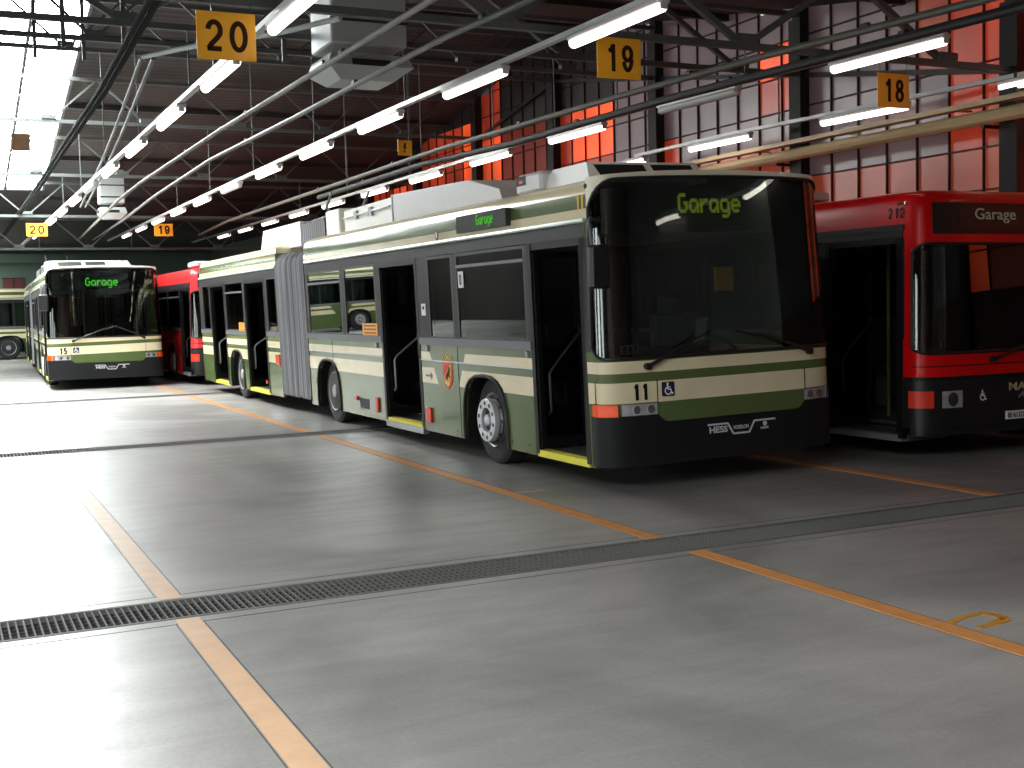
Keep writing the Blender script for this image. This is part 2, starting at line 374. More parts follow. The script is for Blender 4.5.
# ------------------------------------------------------------------ bus front surface
A_, B_, YB, NN = SIDEX, .30, .14, 4.2
_pl = []
for i in range(401):
    t = -PI/2+PI*i/400
    sx, cx = math.sin(t), math.cos(t)
    x = A_*math.copysign(abs(sx)**(2/NN), sx); y = YB-B_*abs(cx)**(2/NN); _pl.append((x, y))
_sl = [0]
for p, q in zip(_pl, _pl[1:]): _sl.append(_sl[-1]+math.hypot(q[0]-p[0], q[1]-p[1]))
LH = _sl[-1]/2
def plan(s):
    """arc length s from the centre -> x, y, nx, ny"""
    if s <= -LH: return (-A_, YB+(-LH-s), -1, 0)
    if s >= LH: return (A_, YB+(s-LH), 1, 0)
    t = s+LH; lo, hi = 0, 400
    while hi-lo > 1:
        m = (lo+hi)//2
        if _sl[m] <= t: lo = m
        else: hi = m
    f = (t-_sl[lo])/max(1e-9, _sl[hi]-_sl[lo]); p, q = _pl[lo], _pl[hi]
    dx, dy = q[0]-p[0], q[1]-p[1]; L = math.hypot(dx, dy) or 1
    return (p[0]+dx*f, p[1]+dy*f, dy/L, -dx/L)
def s_of_x(x):
    lo, hi = -LH, LH
    for _ in range(40):
        m = (lo+hi)/2
        if plan(m)[0] < x: lo = m
        else: hi = m
    return lo
def S(s, z, off=0):
    x, y, nx, ny = plan(s); return (x+nx*off, y+ny*off, z)
def lean(v):
    x, y, z = v
    w = max(0, min(1, (.45-y)/.3)); k = max(0, z-1.2)*w; return (x*(1-.028*k), y+(.03+.035*max(0, 1-(x/1.27)**2))*k, z)
def frontpatch(mb, s0, s1, z0, z1, off=0, th=.02, ns=None):
    """z0,z1 numbers or functions of s"""
    ns = ns or max(2, int(abs(s1-s0)/.05)); f0 = z0 if callable(z0) else (lambda s: z0); f1 = z1 if callable(z1) else (lambda s: z1)
    rings = []
    for i in range(ns+1):
        s = s0+(s1-s0)*i/ns; a, b = f0(s), f1(s)
        if b < a: a = b = (a+b)/2
        rings.append([S(s, a, off), S(s, b, off), S(s, b, off-th), S(s, a, off-th)])
    mb.loft(rings)
def perim(y_front, y_back, front_curved, rear_r=.12):
    pts = []
    if front_curved:
        for i in range(49):
            s = -LH+2*LH*i/48; x, y, _, _ = plan(s); pts.append((x, y))
    else: pts += [(-A_, y_front), (A_, y_front)]
    if rear_r:
        for k in range(7):
            a = PI/2*k/6; pts.append((A_-rear_r+rear_r*math.cos(a), y_back-rear_r+rear_r*math.sin(a)))
        for k in range(7):
            a = PI/2+PI/2*k/6; pts.append((-A_+rear_r+rear_r*math.cos(a), y_back-rear_r+rear_r*math.sin(a)))
    else: pts += [(A_, y_back), (-A_, y_back)]
    return pts
ROOFP = [(0, 2.40), (.004, 2.55), (.015, 2.66), (.035, 2.735), (.075, 2.78), (.15, 2.805), (.3, 2.83), (.6, 2.86), (1.0, 2.875)]
def roof_shell(mb, y0, y1, curved, prof=ROOFP, rear_r=.12, zmin=None):
    P = perim(y0, y1, curved, rear_r); yc = (min(p[1] for p in P)+y1)/2; hh = y1-yc; rings = []
    for d, z in prof:
        rings.append([(p[0]*(A_-d)/A_, yc+(p[1]-yc)*(hh-d)/hh, z if not (zmin and curved and i < 49) else max(z, zmin(-LH+2*LH*i/48)-.0005*(9-len(rings)))) for i, p in enumerate(P)])
    n = len(P); vs = [q for r in rings for q in r]; fs = []
    for i in range(len(rings)-1):
        for j in range(n): k = (j+1) % n; fs.append((i*n+j, i*n+k, (i+1)*n+k, (i+1)*n+j))
    fs.append(tuple((len(rings)-1)*n+j for j in range(n)))
    mb.add(vs, fs)
def arch_pts(yc, r, z0, w):
    """left to right over a wheel arch, from (yc-w,z0) to (yc+w,z0)"""
    pts = [(yc-w, z0)]
    for k in range(13):
        a = PI-PI*k/12; pts.append((yc+w*math.copysign(abs(math.cos(a))**.7, math.cos(a)), .42+(r)*abs(math.sin(a))**.8))
    pts.append((yc+w, z0)); return pts
def arch_poly(y0, y1, arches, zb=.215, zt=1.27):
    pts = [(y0, zb)]
    for yc in sorted(a for a in arches if y0 < a < y1): pts += arch_pts(yc, .53, zb, .565)
    return pts+[(y1, zb), (y1, zt), (y0, zt)]
def rounded(u0, u1, v0, v1, r, n=6):
    out = []
    for cx, cy, a0 in ((u1-r, v1-r, 0), (u0+r, v1-r, 90), (u0+r, v0+r, 180), (u1-r, v0+r, 270)):
        for k in range(n+1):
            a = math.radians(a0+90*k/n); out.append((cx+r*math.cos(a), cy+r*math.sin(a)))
    return out

def wheel(par, x, y, side, dish, xf=None, R=.475):
    """side -1: left face outwards"""
    c = (x, y, R)
    w = .28
    tyre = [(0,.285),(.01,.33),(.0,.40),(.015,.445),(.04,R),(w-.04,R),(w-.015,.445),(w,.40),(w,.285)]
    o = MB().lathe([(-t if False else t, r) for t, r in tyre], c, 0, 40, -side).build('wheel', 'rubber', par)
    mb = MB()
    if not dish:   # steered axle: outward cone and bright bolt ring
        mb.lathe([(.03,.285),(-.012,.29),(.0,.275),(.035,.262),(.02,.235),(-.02,.215),(-.05,.18),(.0,.17),(.05,.1),(.05,.01)], c, 0, 40, -side)
    else:
        mb.lathe([(.03,.285),(-.01,.29),(.0,.275),(.06,.262),(.12,.25),(.13,.16),(.09,.15),(.05,.12),(.0,.1),(-.02,.085),(-.02,.01)], c, 0, 40, -side)
    rim = mb.build('rim', 'rim', o)
    mb = MB()
    if not dish:
        mb.m = 0; mb.lathe([(-.045,.236),(-.095,.23),(-.098,.226),(-.098,.138),(-.09,.13),(-.045,.13)], c, 0, 40, -side)
        mb.m = 1
        for k in range(10):
            a = 2*PI*k/10+.2; mb.lathe([(-.0985,.024),(-.101,.023)], (c[0], c[1]+.184*math.cos(a), c[2]+.184*math.sin(a)), 0, 10, -side)
        mb.lathe([(-.05,.124),(-.052,.122)], c, 0, 24, -side)
        mb.m = 0; mb.lathe([(-.05,.07),(-.09,.06),(-.095,.05)], c, 0, 20, -side)
        ring = mb.build('hub_ring', ['ring', 'black'], o); ring['label'] = 'bright ring with ten dark holes'
        mb = MB()
        for k in range(10):
            a = 2*PI*k/10; mb.bar((c[0]+side*.002, c[1]+.245*math.cos(a), c[2]+.245*math.sin(a)), (c[0]+side*.012, c[1]+.256*math.cos(a), c[2]+.256*math.sin(a)), .05, .03)
        mb.build('vent_hole', 'black', o)
    else:
        for k in range(10):
            a = 2*PI*k/10; mb.lathe([(.09,.016),(.055,.016),(.052,.01)], (c[0], c[1]+.135*math.cos(a), c[2]+.135*math.sin(a)), 0, 8, -side)
        mb.build('wheel_nut', 'ring', o)
    return o

def door_leaf(par, xf, x, y, w, zb, zt, rail=True, frame='door', outward=1, slim=False):
    """an inward-swung leaf standing across the doorway: spans x..x+w at depth y"""
    m = MB(xf); t = .035; f = .05
    m.box(x, x+f, y, y+t, zb, zt); m.box(x+w-f, x+w, y, y+t, zb, zt); m.box(x+f, x+w-f, y, y+t, zb, zb+.1); m.box(x+f, x+w-f, y, y+t, zt-.06, zt)
    o = m.build('door_leaf', frame, par)
    m = MB(xf); m.box(x+f-.004, x+w-f+.004, y+.012, y+.022, zb+.095, zt-.055); m.build('door_glass', 'glass', o)
    if rail:
        m = MB(xf); yy = y-.05
        m.tube([(x+.09, y, .62), (x+.09, yy, .66), (x+.09, yy, 1.02), (x+.12, yy, 1.07), (x+w-.06, yy, 1.42), (x+w-.05, y, 1.45)], .014, 8)
        m.build('handrail', 'alu' if rail == 1 else 'black', o)
    return o

def make_bus(spec):
    g = spec.get
    root = empty(g('name'), g('loc'), g('rz', 0)); tag(root, g('label'), 'bus', g('group'))
    tx, tz = g('tilt', (0, 0))
    def xf(v):
        v = lean(v)
        if g('red') and v[2] > 2.6: v = (v[0], v[1], 2.6+(v[2]-2.6)*.72)
        return (v[0]-tx*v[2], v[1], v[2]+tz*(v[0]+A_))
    red = g('red', False); paint = g('paint', 'livery'); det = g('detail', 2)
    FR = g('frontlen'); Lb = g('length'); joint = g('joint'); doors = g('doors'); wins = g('windows'); arches = g('wheels')
    secs = [(0.14, Lb)] if not joint else [(.14, joint[0]), (joint[1], Lb)]
    zdoor = 2.27; wz0, wz1 = 1.335, 2.28
    sE = LH-.03; zt_fun = lambda s: 2.795-.03*(plan(s)[0]/1.27)**2-.28*max(0, (abs(s)-(LH-.34))/.34)**2.2
    zb_fun = lambda s: 1.185+.16*max(0, (abs(s)-(LH-.22))/.22)**2.6
    if red:
        zt_fun = lambda s: 2.205-.12*max(0, (abs(s)-(LH-.26))/.2)**2 if abs(s) < LH-.06 else 2.02
        zb_fun = lambda s: 1.10+.08*max(0, (abs(s)-(LH-.26))/.2)**2 if abs(s) < LH-.06 else 1.2
        sE = LH-.1
    # ---- body shell (one mesh): lower panels, pillars, header, roof, front cap
    b = MB(xf)
    hw = A_; th = .045
    for side in (-1, 1):
        xs = (-hw, -hw+th) if side < 0 else (hw-th, hw)
        dd = doors if side < 0 else []
        for (s0, s1) in secs:
            cuts = sorted([d for d in dd if s0 <= d[0] < s1]); y = s0; segs = []
            for d in cuts:
                if d[0]-y > .02: segs.append((y, d[0]))
                y = d[1]
            if s1-y > .02: segs.append((y, s1))
            for (a, e) in segs:
                b.m = 0; b.prism(arch_poly(a, e, arches), 0, xs[0], xs[1])
    for (s0, s1) in secs:
        b.m = 0; roof_shell(b, s0, s1, s0 < .2, rear_r=(.12 if s1 == Lb else 0), zmin=(None if red else (lambda q: 2.40 if abs(q) > sE else zt_fun(q)+.004)))
    b.m = 0
    # front: lower skin, top cap above the windscreen
    zlow = .80
    frontpatch(b, -LH, LH, zlow, lambda s: zb_fun(s)+.002, 0, .03)
    frontpatch(b, -LH, LH, lambda s: zt_fun(s), 2.45 if red else 2.45, 0, .03) if False else None
    top = MB(xf)
    # front roof cap between the windscreen and the dome
    b.m = 0
    if red: frontpatch(b, -LH, LH, lambda s: zt_fun(s)-.002, 2.44, 0, .03)
    # side door-sill corner posts ahead of the first door
    b.m = 0
    if doors[0][0] > .15:
        for sd in (-1,):
            b.box(-hw, -hw+th, .14, doors[0][0], .75, 2.42)
        b.box(hw-th, hw, .14, doors[0][0], .75, 2.42)
    frontpatch(b, -LH, -sE, zb_fun(sE), 2.45, 0, .03, 3); frontpatch(b, sE, LH, zb_fun(sE), 2.45, 0, .03, 3)
    body = b.build('body', paint, root)
    # header band, pillars, interior liner
    h = MB(xf)
    for side in (-1, 1):
        xs = (-hw-.003, -hw+th) if side < 0 else (hw-th, hw+.003)
        for (s0, s1) in secs:
            h.box(xs[0], xs[1], s0+(.03 if s0 < .2 else 0), s1-.03, 2.275, 2.415)
            posts = set()
            ww = [w for w in wins if s0 <= w[0] < s1]
            if side > 0: ww = g('winright', ww)
            y = s0
            blk = sorted([(w[0], w[1]) for w in ww if s0 <= w[0] < s1]+([(d[0], d[1]) for d in doors if s0 <= d[0] < s1] if side < 0 else []))
            for a, e in blk+[(s1, s1)]:
                if a-y > .01: h.box(xs[0], xs[1], y, a, 1.26, 2.28)
                y = e
    h.build('window_pillars', 'frame', root)
    if det > 0:
        m = MB(xf)
        for (s0, s1) in secs:
            m.box(-.74, .74, s0+.05, s1-.1, .30, .335)
        m.build('bus_floor', 'busfloor', root)
        m = MB(xf)
        for (s0, s1) in secs:
            m.box(-hw+.08, hw-.08, s0+.25, s1-.1, 2.33, 2.36)
            if s1 == Lb: m.box(-hw+.05, hw-.05, s1-.09, s1-.04, .3, 2.5)
        m.build('ceiling_lining', 'lining', root)
    # rear closure below roof
    m = MB(xf); m.box(-hw+.1, hw-.1, Lb-.05, Lb, .4, 2.5); m.build('rear_panel', paint, root)
    # sill strip and gutter
    m = MB(xf)
    for side in (-1, 1):
        x0 = -hw-.012 if side < 0 else hw-.01
        for (s0, s1) in secs:
            y = s0
            for d in sorted([d for d in doors if s0 <= d[0] < s1] if side < 0 else [])+[(s1, s1)]:
                if d[0]-y > .12: m.box(x0, x0+.022, y, d[0], 1.255, 1.335)
                y = d[1]
    m.build('sill_strip', 'sill', root)
    if not red:
        m = MB(xf)
        for side in (-1, 1):
            for (s0, s1) in secs: m.tube([(side*(hw+.01), s0+.02, 2.435), (side*(hw+.01), s1-.1, 2.435)], .022, 8)
        m.build('gutter', 'gutter', root)
        for (a, e) in g('rubs', []): m = MB(xf); m.box(-hw-.008, -hw+.01, a, e, 1.062, 1.076); m.build('trim_strip', 'silver', root)
    else:
        m = MB(xf); m.box(-hw-.02, -hw+.01, .14, Lb-.1, 2.36, 2.41); m.build('gutter', 'frame', root)
    # windows
    for side in (-1, 1):
        ww = wins if side < 0 else g('winright', [w for w in wins])
        for w in ww:
            a, e, tr = w; xo = -hw+.008 if side < 0 else hw-.02
            m = MB(xf); m.box(xo, xo+.012, a-.01, e+.01, wz0-.01, wz1+.01); o = m.build('window_pane', 'glass', root)
            if side < 0:
                m = MB(xf)
                for y0, y1, z0, z1 in ((a, a+.035, wz0, wz1), (e-.035, e, wz0, wz1), (a, e, wz1-.03, wz1), (a, e, wz0, wz0+.02)): m.box(-hw-.002, -hw+.02, y0, y1, z0, z1)
                m.build('window_gasket', 'black', o)
                if tr:
                    m = MB(xf); m.box(-hw-.01, -hw+.02, a+.03, e-.03, tr-.02, tr+.012); m.build('transom', 'sill', o)
    # wheel arch trims & wheels
    for yc in arches:
        for side in (-1, 1):
            m = MB(xf); P = arch_pts(yc, .53, .215, .565); xo = side*(hw+.006)
            m.tube([(xo, p[0], p[1]) for p in P], .02, 6); m.build('wheel_arch', 'frame', root)
            # inner wheel box
            m = MB(xf); q = [(p[0], p[1]) for p in P]; xi = side*(hw-.5)
            m.loft([[(side*(hw-.03), p[0], p[1]) for p in q], [(xi, p[0], p[1]) for p in q]], closed=False); m.build('wheel_housing', 'black', root)
            wheel(root, side*(hw-g('winset', .06)-tx*0), yc+g('wshift', -.05), side, dish=(yc != arches[0]))
    # ---- front: bumper, windscreen, lamps
    m = MB(xf)
    if not red:
        fa, fb = s_of_x(-.77), s_of_x(.86); frontpatch(m, -LH-.02, LH+.02, lambda s: .235, lambda s: .685 if s < fa+.001 or s > fb-.001 else .61+.075*max(0, 1-min(s-fa, fb-s)/.1)**2, .012, .1, 90)
        m.m = 0
    else:
        frontpatch(m, -LH-.02, LH+.02, .36, .845, .012, .1)
        frontpatch(m, -LH+.05, LH-.05, .28, .37, -.02, .1)
    m.build('bumper', 'bumper' if not red else 'black', root)
    m = MB(xf)   # windscreen glass
    frontpatch(m, -sE+.02, sE-.02, lambda s: zb_fun(s)+.02, lambda s: zt_fun(s)-.015, .0, .008, 60)
    ws = m.build('windscreen', 'screen', root, smooth=60)
    m = MB(xf)   # gasket
    nn = 60; path = [(-sE+2*sE*i/nn) for i in range(nn+1)]
    loop = [S(s, zt_fun(s), .004) for s in path]+[S(s, zb_fun(s)+.01, .004) for s in reversed(path)]
    m.tube(loop+[loop[0]], .015, 8, caps=False); m.build('windscreen_gasket', 'black', ws)
    if not red:
        # cream brow closing the gap between glass and dome
        m = MB(xf); frontpatch(m, -LH, LH, lambda s: zt_fun(s)-.005, lambda s: 2.858-.05*(plan(s)[0]/1.27)**2, .002, .03, 60)
        m.build('roof_brow', g('brow', 'cream'), root)
        m = MB(xf); frontpatch(m, -LH+.16, LH-.16, 2.30, 2.70, -.07, .02)
        hd = m.build('header_panel', g('headmat', 'black'), root)
        m = MB(xf); s0, s1 = s_of_x(g('disp')[0]), s_of_x(g('disp')[1]); frontpatch(m, s0, s1, g('disp')[2], g('disp')[3], -.05, .02)
        dbx = m.build('destination_display', 'displaybox', root)
        cx, cz, W, Hh = g('garage'); sc = s_of_x(cx)
        m = MB(xf); led_text(m, 'Garage', W, Hh, lambda u, v, w: S(sc+u, cz+v, -.04+w), g('fill', .92)); m.build('display_lettering', g('ledmat'), dbx)
        # flap below the stripe
        m = MB(xf); fa, fb = s_of_x(-.77), s_of_x(.86); frontpatch(m, fa, fb, lambda s: .615+.05*max(0, 1-min(s-fa, fb-s)/.08)**2, .80, .004, .05); frontpatch(m, -LH, LH, .66, .81, -.03, .02)
        m.build('front_flap', g('flap', 'livery'), root)
        # headlamp units
        for sg in (-1, 1):
            xa, xb = (.62, .98)
            m = MB(xf); sa, sb = sorted((s_of_x(sg*(.785 if sg < 0 else .87)), s_of_x(sg*1.125))); frontpatch(m, sa, sb, .69, .79, .012, .05)
            hl = m.build('headlamp', 'lens', root)
            for k, xx in enumerate((.82, .96) if sg < 0 else (.90, 1.02)):
                m = MB(xf); ss = s_of_x(sg*(xx+.03)); p = S(ss, .74, .014); m.lathe([(-.004, .036), (-.0, .034), (.008, .01)], p, 1, 16); m.build('lamp_reflector', 'chrome', hl)
            m = MB(xf); sa, sb = sorted((s_of_x(sg*1.155), sg*(LH-.02))); frontpatch(m, sa, sb, .685, .792, .016, .05)
            m.build('turn_indicator', 'orange' if sg < 0 else g('rightind', 'lens'), root)
            # thin seams beside the number panels
            m = MB(xf); ss = s_of_x(sg*(.775 if sg < 0 else .88)); frontpatch(m, ss-.004, ss+.004, .79, 1.0, .003, .01, 1); m.build('panel_seam', 'num', root)
        # fleet number
        m = MB(xf); sc2 = s_of_x(g('numx', -.945)); digits_on(m, g('number'), g('numw', .17), .145, lambda u, v, w: S(sc2+u, .895+v, w+.003), .2); m.build('fleet_number', 'num', root)
        m = MB(xf); sc3 = s_of_x(g('wcx', -.665)); q = rounded(-.065, .065, -.065, .065, .012, 2)
        m.add([S(sc3+u, .905+v, .006) for u, v in q]+[S(sc3+u, .905+v, .001) for u, v in q], [tuple(range(len(q))), tuple(range(len(q), 2*len(q)))[::-1]]+[(i, (i+1) % len(q), len(q)+(i+1) % len(q), len(q)+i) for i in range(len(q))])
        st = m.build('wheelchair_sign', 'blue', root); m = MB(xf); wheelchair(m, lambda u, v, w: S(sc3+u, .905+v, .007+w), .13); m.build('wheelchair_symbol', 'whitemark', st)
        # maker's badge: line with a dip, lettering in three groups
        m = MB(xf); bx = g('badgex', -.27); bz = g('badgez', .545); sb0 = s_of_x(bx)
        line = [(0, 0), (.22, 0), (.28, -.10), (.46, -.10), (.52, 0), (.76, 0)]
        for (a, c), (d, e) in zip(line, line[1:]):
            p, q = S(sb0+a, bz+c, .02), S(sb0+d, bz+e, .02); m.bar(p, q, .006, .016)
        text_on(m, 'HESS', .20, .06, lambda u, v, w: S(sb0+.12+u, bz-.05+v, w+.013), bold=.03)
        text_on(m, 'VOSSLOH', .17, .035, lambda u, v, w: S(sb0+.37+u, bz-.045+v, w+.013), bold=.01)
        m.lathe([(-.006, .022), (-.0, .022)], S(sb0+.64, bz-.035, .016), 1, 14)
        text_on(m, 'KIEPE', .09, .022, lambda u, v, w: S(sb0+.64+u, bz-.075+v, w+.013), bold=.01)
        m.build('maker_badge', 'silver', root)
        # route number card behind the glass
        m = MB(xf); sc4 = s_of_x(-1.02); frontpatch(m, sc4-.09, sc4+.09, 1.235, 1.315, -.012, .004); cd = m.build('windscreen_card', 'seatshell', root)
        m = MB(xf); digits_on(m, '897', .15, .06, lambda u, v, w: S(sc4+u, 1.275+v, -.011+w), .2); m.build('card_number', 'num', cd)
    # wipers
    for (xa, za, xb, zb2) in g('wipers', [(-.8, 1.13, -.3, 1.42), (.95, 1.15, .3, 1.44)]):
        m = MB(xf); p = [S(s_of_x(xa+(xb-xa)*t), za+(zb2-za)*t, .03+.02*math.sin(PI*t)) for t in (0, .25, .5, .75, 1)]
        m.tube(p, [.02, .014, .011, .009, .008], 8); m.lathe([(-.03, .032), (.03, .032)], S(s_of_x(xa), za, .02), 1, 12)
        dx = (xb-xa)*.5
        q = [S(s_of_x(xb-dx*1.3+dx*2*t), za+(zb2-za)*(.42+.75*t), .022) for t in (0, .5, 1)]
        m.tube(q, .008, 6); m.build('wiper', 'black', root)
    # mirrors
    for sd in g('mirrors', (-1, 1)):
        zt = 2.18; xm = sd*(A_+.11)
        m = MB(xf); m.cbox((xm-sd*.045, -.16, 2.01), (.20, .10, .38), .03); o = m.build('mirror', 'black', root)
        m = MB(xf); m.tube([(sd*1.2, .06, 2.42), (sd*1.33, -.02, 2.44), (sd*(A_+.13), -.12, 2.40), (sd*(A_+.12), -.15, 2.2), (sd*(A_+.1), -.13, 2.1)], .014, 8)
        m.tube([(sd*1.24, .08, 2.36), (sd*1.34, -.02, 2.38), (sd*(A_+.12), -.14, 2.30)], .012, 8); m.build('mirror_arm', 'sill', o)
        m = MB(xf); m.cbox((xm-sd*.045, -.106, 2.01), (.165, .012, .33), .02); m.build('mirror_glass', 'chrome', o)
    # doors
    for i, (a, e, kind) in enumerate(doors):
        zb = .24
        m = MB(xf)
        for y0 in (a, e-.07): m.box(-hw-.006, -hw+.05, y0, y0+.07, zb, 2.28)
        m.box(-hw-.004, -hw+.06, a, e, 2.22, 2.29)
        m.build('door_frame', 'door', root)
        m = MB(xf); m.box(-hw-.004, -hw+.10, a+.03, e-.03, zb-.03, zb+.035); m.build('door_step', 'yellow' if not red else 'alu', root)
        m = MB(xf); m.box(-hw+.1, -hw+.6, a+.03, e-.03, zb-.03, zb+.03); m.build('step_plate', 'busfloor', root)
        wl = (e-a)*.5-.03
        if kind == 'open':
            door_leaf(root, xf, -hw+.01, e-.11, wl, zb+.05, 2.2, g('railmat', 1) if i else 2)
            door_leaf(root, xf, -hw+.01, a+.07, wl, zb+.05, 2.2, False)
    # bellows
    if joint:
        j0, j1 = joint; rings = []; n = 22
        for i in range(n+1):
            y = j0+(j1-j0)*i/n; big = (i % 2 == 0); d = .0 if big else .055
            if i in (7, 8, 9, 13): d += .02
            W = hw+.012-d; T = 2.60-d if not g('low') else 2.5
            ring = [(-W, y, .27+d*.6), (-W, y, 2.45), (-W+.03, y, T-.02), (-W+.12, y, T+.05), (W-.12, y, T+.05), (W-.03, y, T-.02), (W, y, 2.45), (W, y, .27+d*.6)]
            rings.append(ring)
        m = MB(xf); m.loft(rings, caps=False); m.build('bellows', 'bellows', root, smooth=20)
    return root, xf

# ------------------------------------------------------------------ bus 11
OY = 9.1
def L_(y): return y-OY
doors11 = [(L_(9.31), L_(10.40), 'open'), (L_(13.40), L_(14.78), 'open'), (L_(20.85), L_(22.42), 'open'), (L_(24.15), L_(25.55), 'open')]
win11 = [(L_(10.47), L_(12.2), 2.14), (L_(12.31), L_(13.06), None), (L_(14.93), L_(16.26), None), (L_(16.42), L_(18.12), 2.10), (L_(20.05), L_(20.72), None), (L_(22.52), L_(24.05), 2.08), (L_(25.62), L_(26.3), None)]
wr11 = [(.5+i*1.5, 1.9+i*1.5, None) for i in range(5)]+[(11.1+i*1.5, 12.5+i*1.5, None) for i in range(4)]
common = dict(doors=doors11, windows=win11, winright=wr11, wheels=[L_(11.59), L_(17.28), L_(23.35)], length=17.55, joint=(L_(18.25), L_(19.98)), frontlen=0,
              rubs=[(L_(10.4), L_(13.4)), (L_(14.8), L_(18.25)), (L_(19.98), L_(20.8)), (L_(22.45), L_(24.1))])
bus11, xf11 = make_bus(dict(common, name='trolleybus', label='green and cream articulated trolleybus numbered 11, nearest bus, doors open', mirrors=(-1,), loc=(6.522, OY, 0), tilt=(.03, TZ),
    number='11', disp=(-.75, .55, 2.38, 2.66), garage=(-.06, 2.56, .71, .17), ledmat='led', fill=1.3, flap='livery', wipers=[(-.87, 1.12, -.36, 1.36), (.93, 1.15, .30, 1.36)]))

def roof_kit(root, xf, full=True):
    # front air conditioning unit
    m = MB(xf)
    def frus(x0, x1, y0, y1, z0, z1, ix0, ix1, iy0, iy1):
        m.add([(x0,y0,z0),(x1,y0,z0),(x1,y1,z0),(x0,y1,z0),(x0+ix0,y0+iy0,z1),(x1-ix1,y0+iy0,z1),(x1-ix1,y1-iy1,z1),(x0+ix0,y1-iy1,z1)],
              [(0,3,2,1),(4,5,6,7),(0,1,5,4),(1,2,6,5),(2,3,7,6),(3,0,4,7)])
    frus(-1.08, .25, .36, 1.45, 2.79, 2.985, .06, .08, .14, .3)
    o = m.build('air_conditioning_unit', 'white', root)
    m = MB(xf)
    for x0, x1 in ((-.93, -.40), (-.32, .13)):
        p = lambda x, t: (x, .36+.14*t-.004, 2.79+.195*t)
        a = [p(x0, .34), p(x1, .34), p(x1-.03, .88), p(x0-.03+.0, .88)]
        m.add(a+[(q[0], q[1]+.01, q[2]) for q in a], [(0,1,2,3),(7,6,5,4),(0,4,5,1),(1,5,6,2),(2,6,7,3),(3,7,4,0)])
    m.build('intake_grille', 'frame', o)
    m = MB(xf); m.cbox((-.98, 1.5, 2.89), (.3, .56, .2), .03); o = m.build('roof_camera_box', 'lightgrey', root)
    m = MB(xf); m.box(-1.134, -1.12, 1.54, 1.75, 2.88, 2.97); m.build('box_opening', 'num', o); m = MB(xf); m.box(-1.137, -1.13, 1.6, 1.68, 2.90, 2.93); m.build('red_lamp', 'redlens', o)
    m = MB(xf); m.prism([(L_(11.4), 2.76), (L_(14.78), 2.76), (L_(14.78), 3.17), (L_(12.3), 3.10), (L_(11.5), 2.93)], 0, -1.02, .9)
    o = m.build('roof_fairing', 'lightgrey', root)
    m = MB(xf); m.box(-1.03, .5, L_(14.76), L_(14.79), 2.78, 3.17); m.build('fairing_flange', 'alu', o)
    m = MB(xf); m.prism([(L_(14.85), 2.76), (L_(16.95), 2.76), (L_(16.95), 3.13), (L_(14.85), 3.15)], 0, -.98, .85)
    o = m.build('roof_equipment_box', 'white', root)
    m = MB(xf); m.tube([(-1.01, L_(14.9), 3.04), (-1.01, L_(16.9), 3.02)], .014, 6)
    for yy in (15.7, 16.35): m.cbox((-1.0, L_(yy), 3.03), (.05, .12, .12), .01)
    m.build('box_rail', 'alu', o)
    m = MB(xf); m.cbox((-.1, L_(17.55), 2.98), (1.76, .68, .44), .02); m.build('roof_equipment_box', 'white', root)
    rings = []
    for i in range(13):
        y = L_(18.0)+(L_(19.3)-L_(18.0))*i/12; d = 0 if i % 2 == 0 else .05
        rings.append([(-.97+d, y, 2.6), (-.97+d, y, 3.13-d), (.8-d, y, 3.13-d), (.8-d, y, 2.6)])
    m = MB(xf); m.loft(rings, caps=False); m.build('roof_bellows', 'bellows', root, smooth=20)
    m = MB(xf); m.prism([(L_(19.33), 2.76), (L_(22.1), 2.76), (L_(21.8), 3.16), (L_(19.33), 3.16)], 0, -.98, .85)
    m.build('roof_equipment_box', 'white', root)
    m = MB(xf); m.prism([(L_(21.9), 2.76), (L_(23.1), 2.8), (L_(21.9), 2.95)], 0, -.6, .5); m.build('pole_base', 'frame', root)
    # trolley poles lying back over the rear section, shoes towards the front bellows
    for x in (-.3, .3):
        m = MB(xf); m.tube([(x, L_(22.6), 3.0), (x, L_(22.3), 3.22), (x-.05, L_(19.5), 3.27), (x-.5, L_(18.4), 3.3), (x-.55, L_(17.9), 3.5)], [.045, .04, .03, .025, .02], 8)
        m.build('trolley_pole', 'alu', root)
roof_kit(bus11, xf11)

X0 = -SIDEX
def side_fn(yc, zc, off=.004):
    return lambda u, v, w: (X0-off-w, yc-u, zc+v)
# side destination display
m = MB(xf11); m.box(X0-.012, X0+.05, L_(10.82), L_(12.09), 2.495, 2.675); sd = m.build('side_display', 'displaygreen', bus11)
m = MB(xf11); led_text(m, 'Garage', .42, .105, side_fn(L_(11.33), 2.60, .014), .95); m.build('display_lettering', 'ledside', sd)
# roof number 11 in yellow above the front door, round lamp
m = MB(xf11); digits_on(m, '11', .13, .13, side_fn(L_(9.335), 2.60), .16); m.build('roof_number', 'crestyel', bus11)
m = MB(xf11); m.sphere((X0+.02, L_(9.24), 2.735), (.03, .045, .035), 10); m.build('roof_lamp', 'frame', bus11)
m = MB(xf11); poly_on(m, rounded(-.05, .05, -.06, .06, .045, 5), side_fn(L_(12.66), 2.515, .01), .004); rz_ = m.build('roof_marker', 'frame', bus11)
m = MB(xf11); poly_on(m, rounded(-.02, .02, -.035, .035, .018, 4), side_fn(L_(12.66), 2.515, .015), .004); m.build('marker_centre', 'white', rz_)
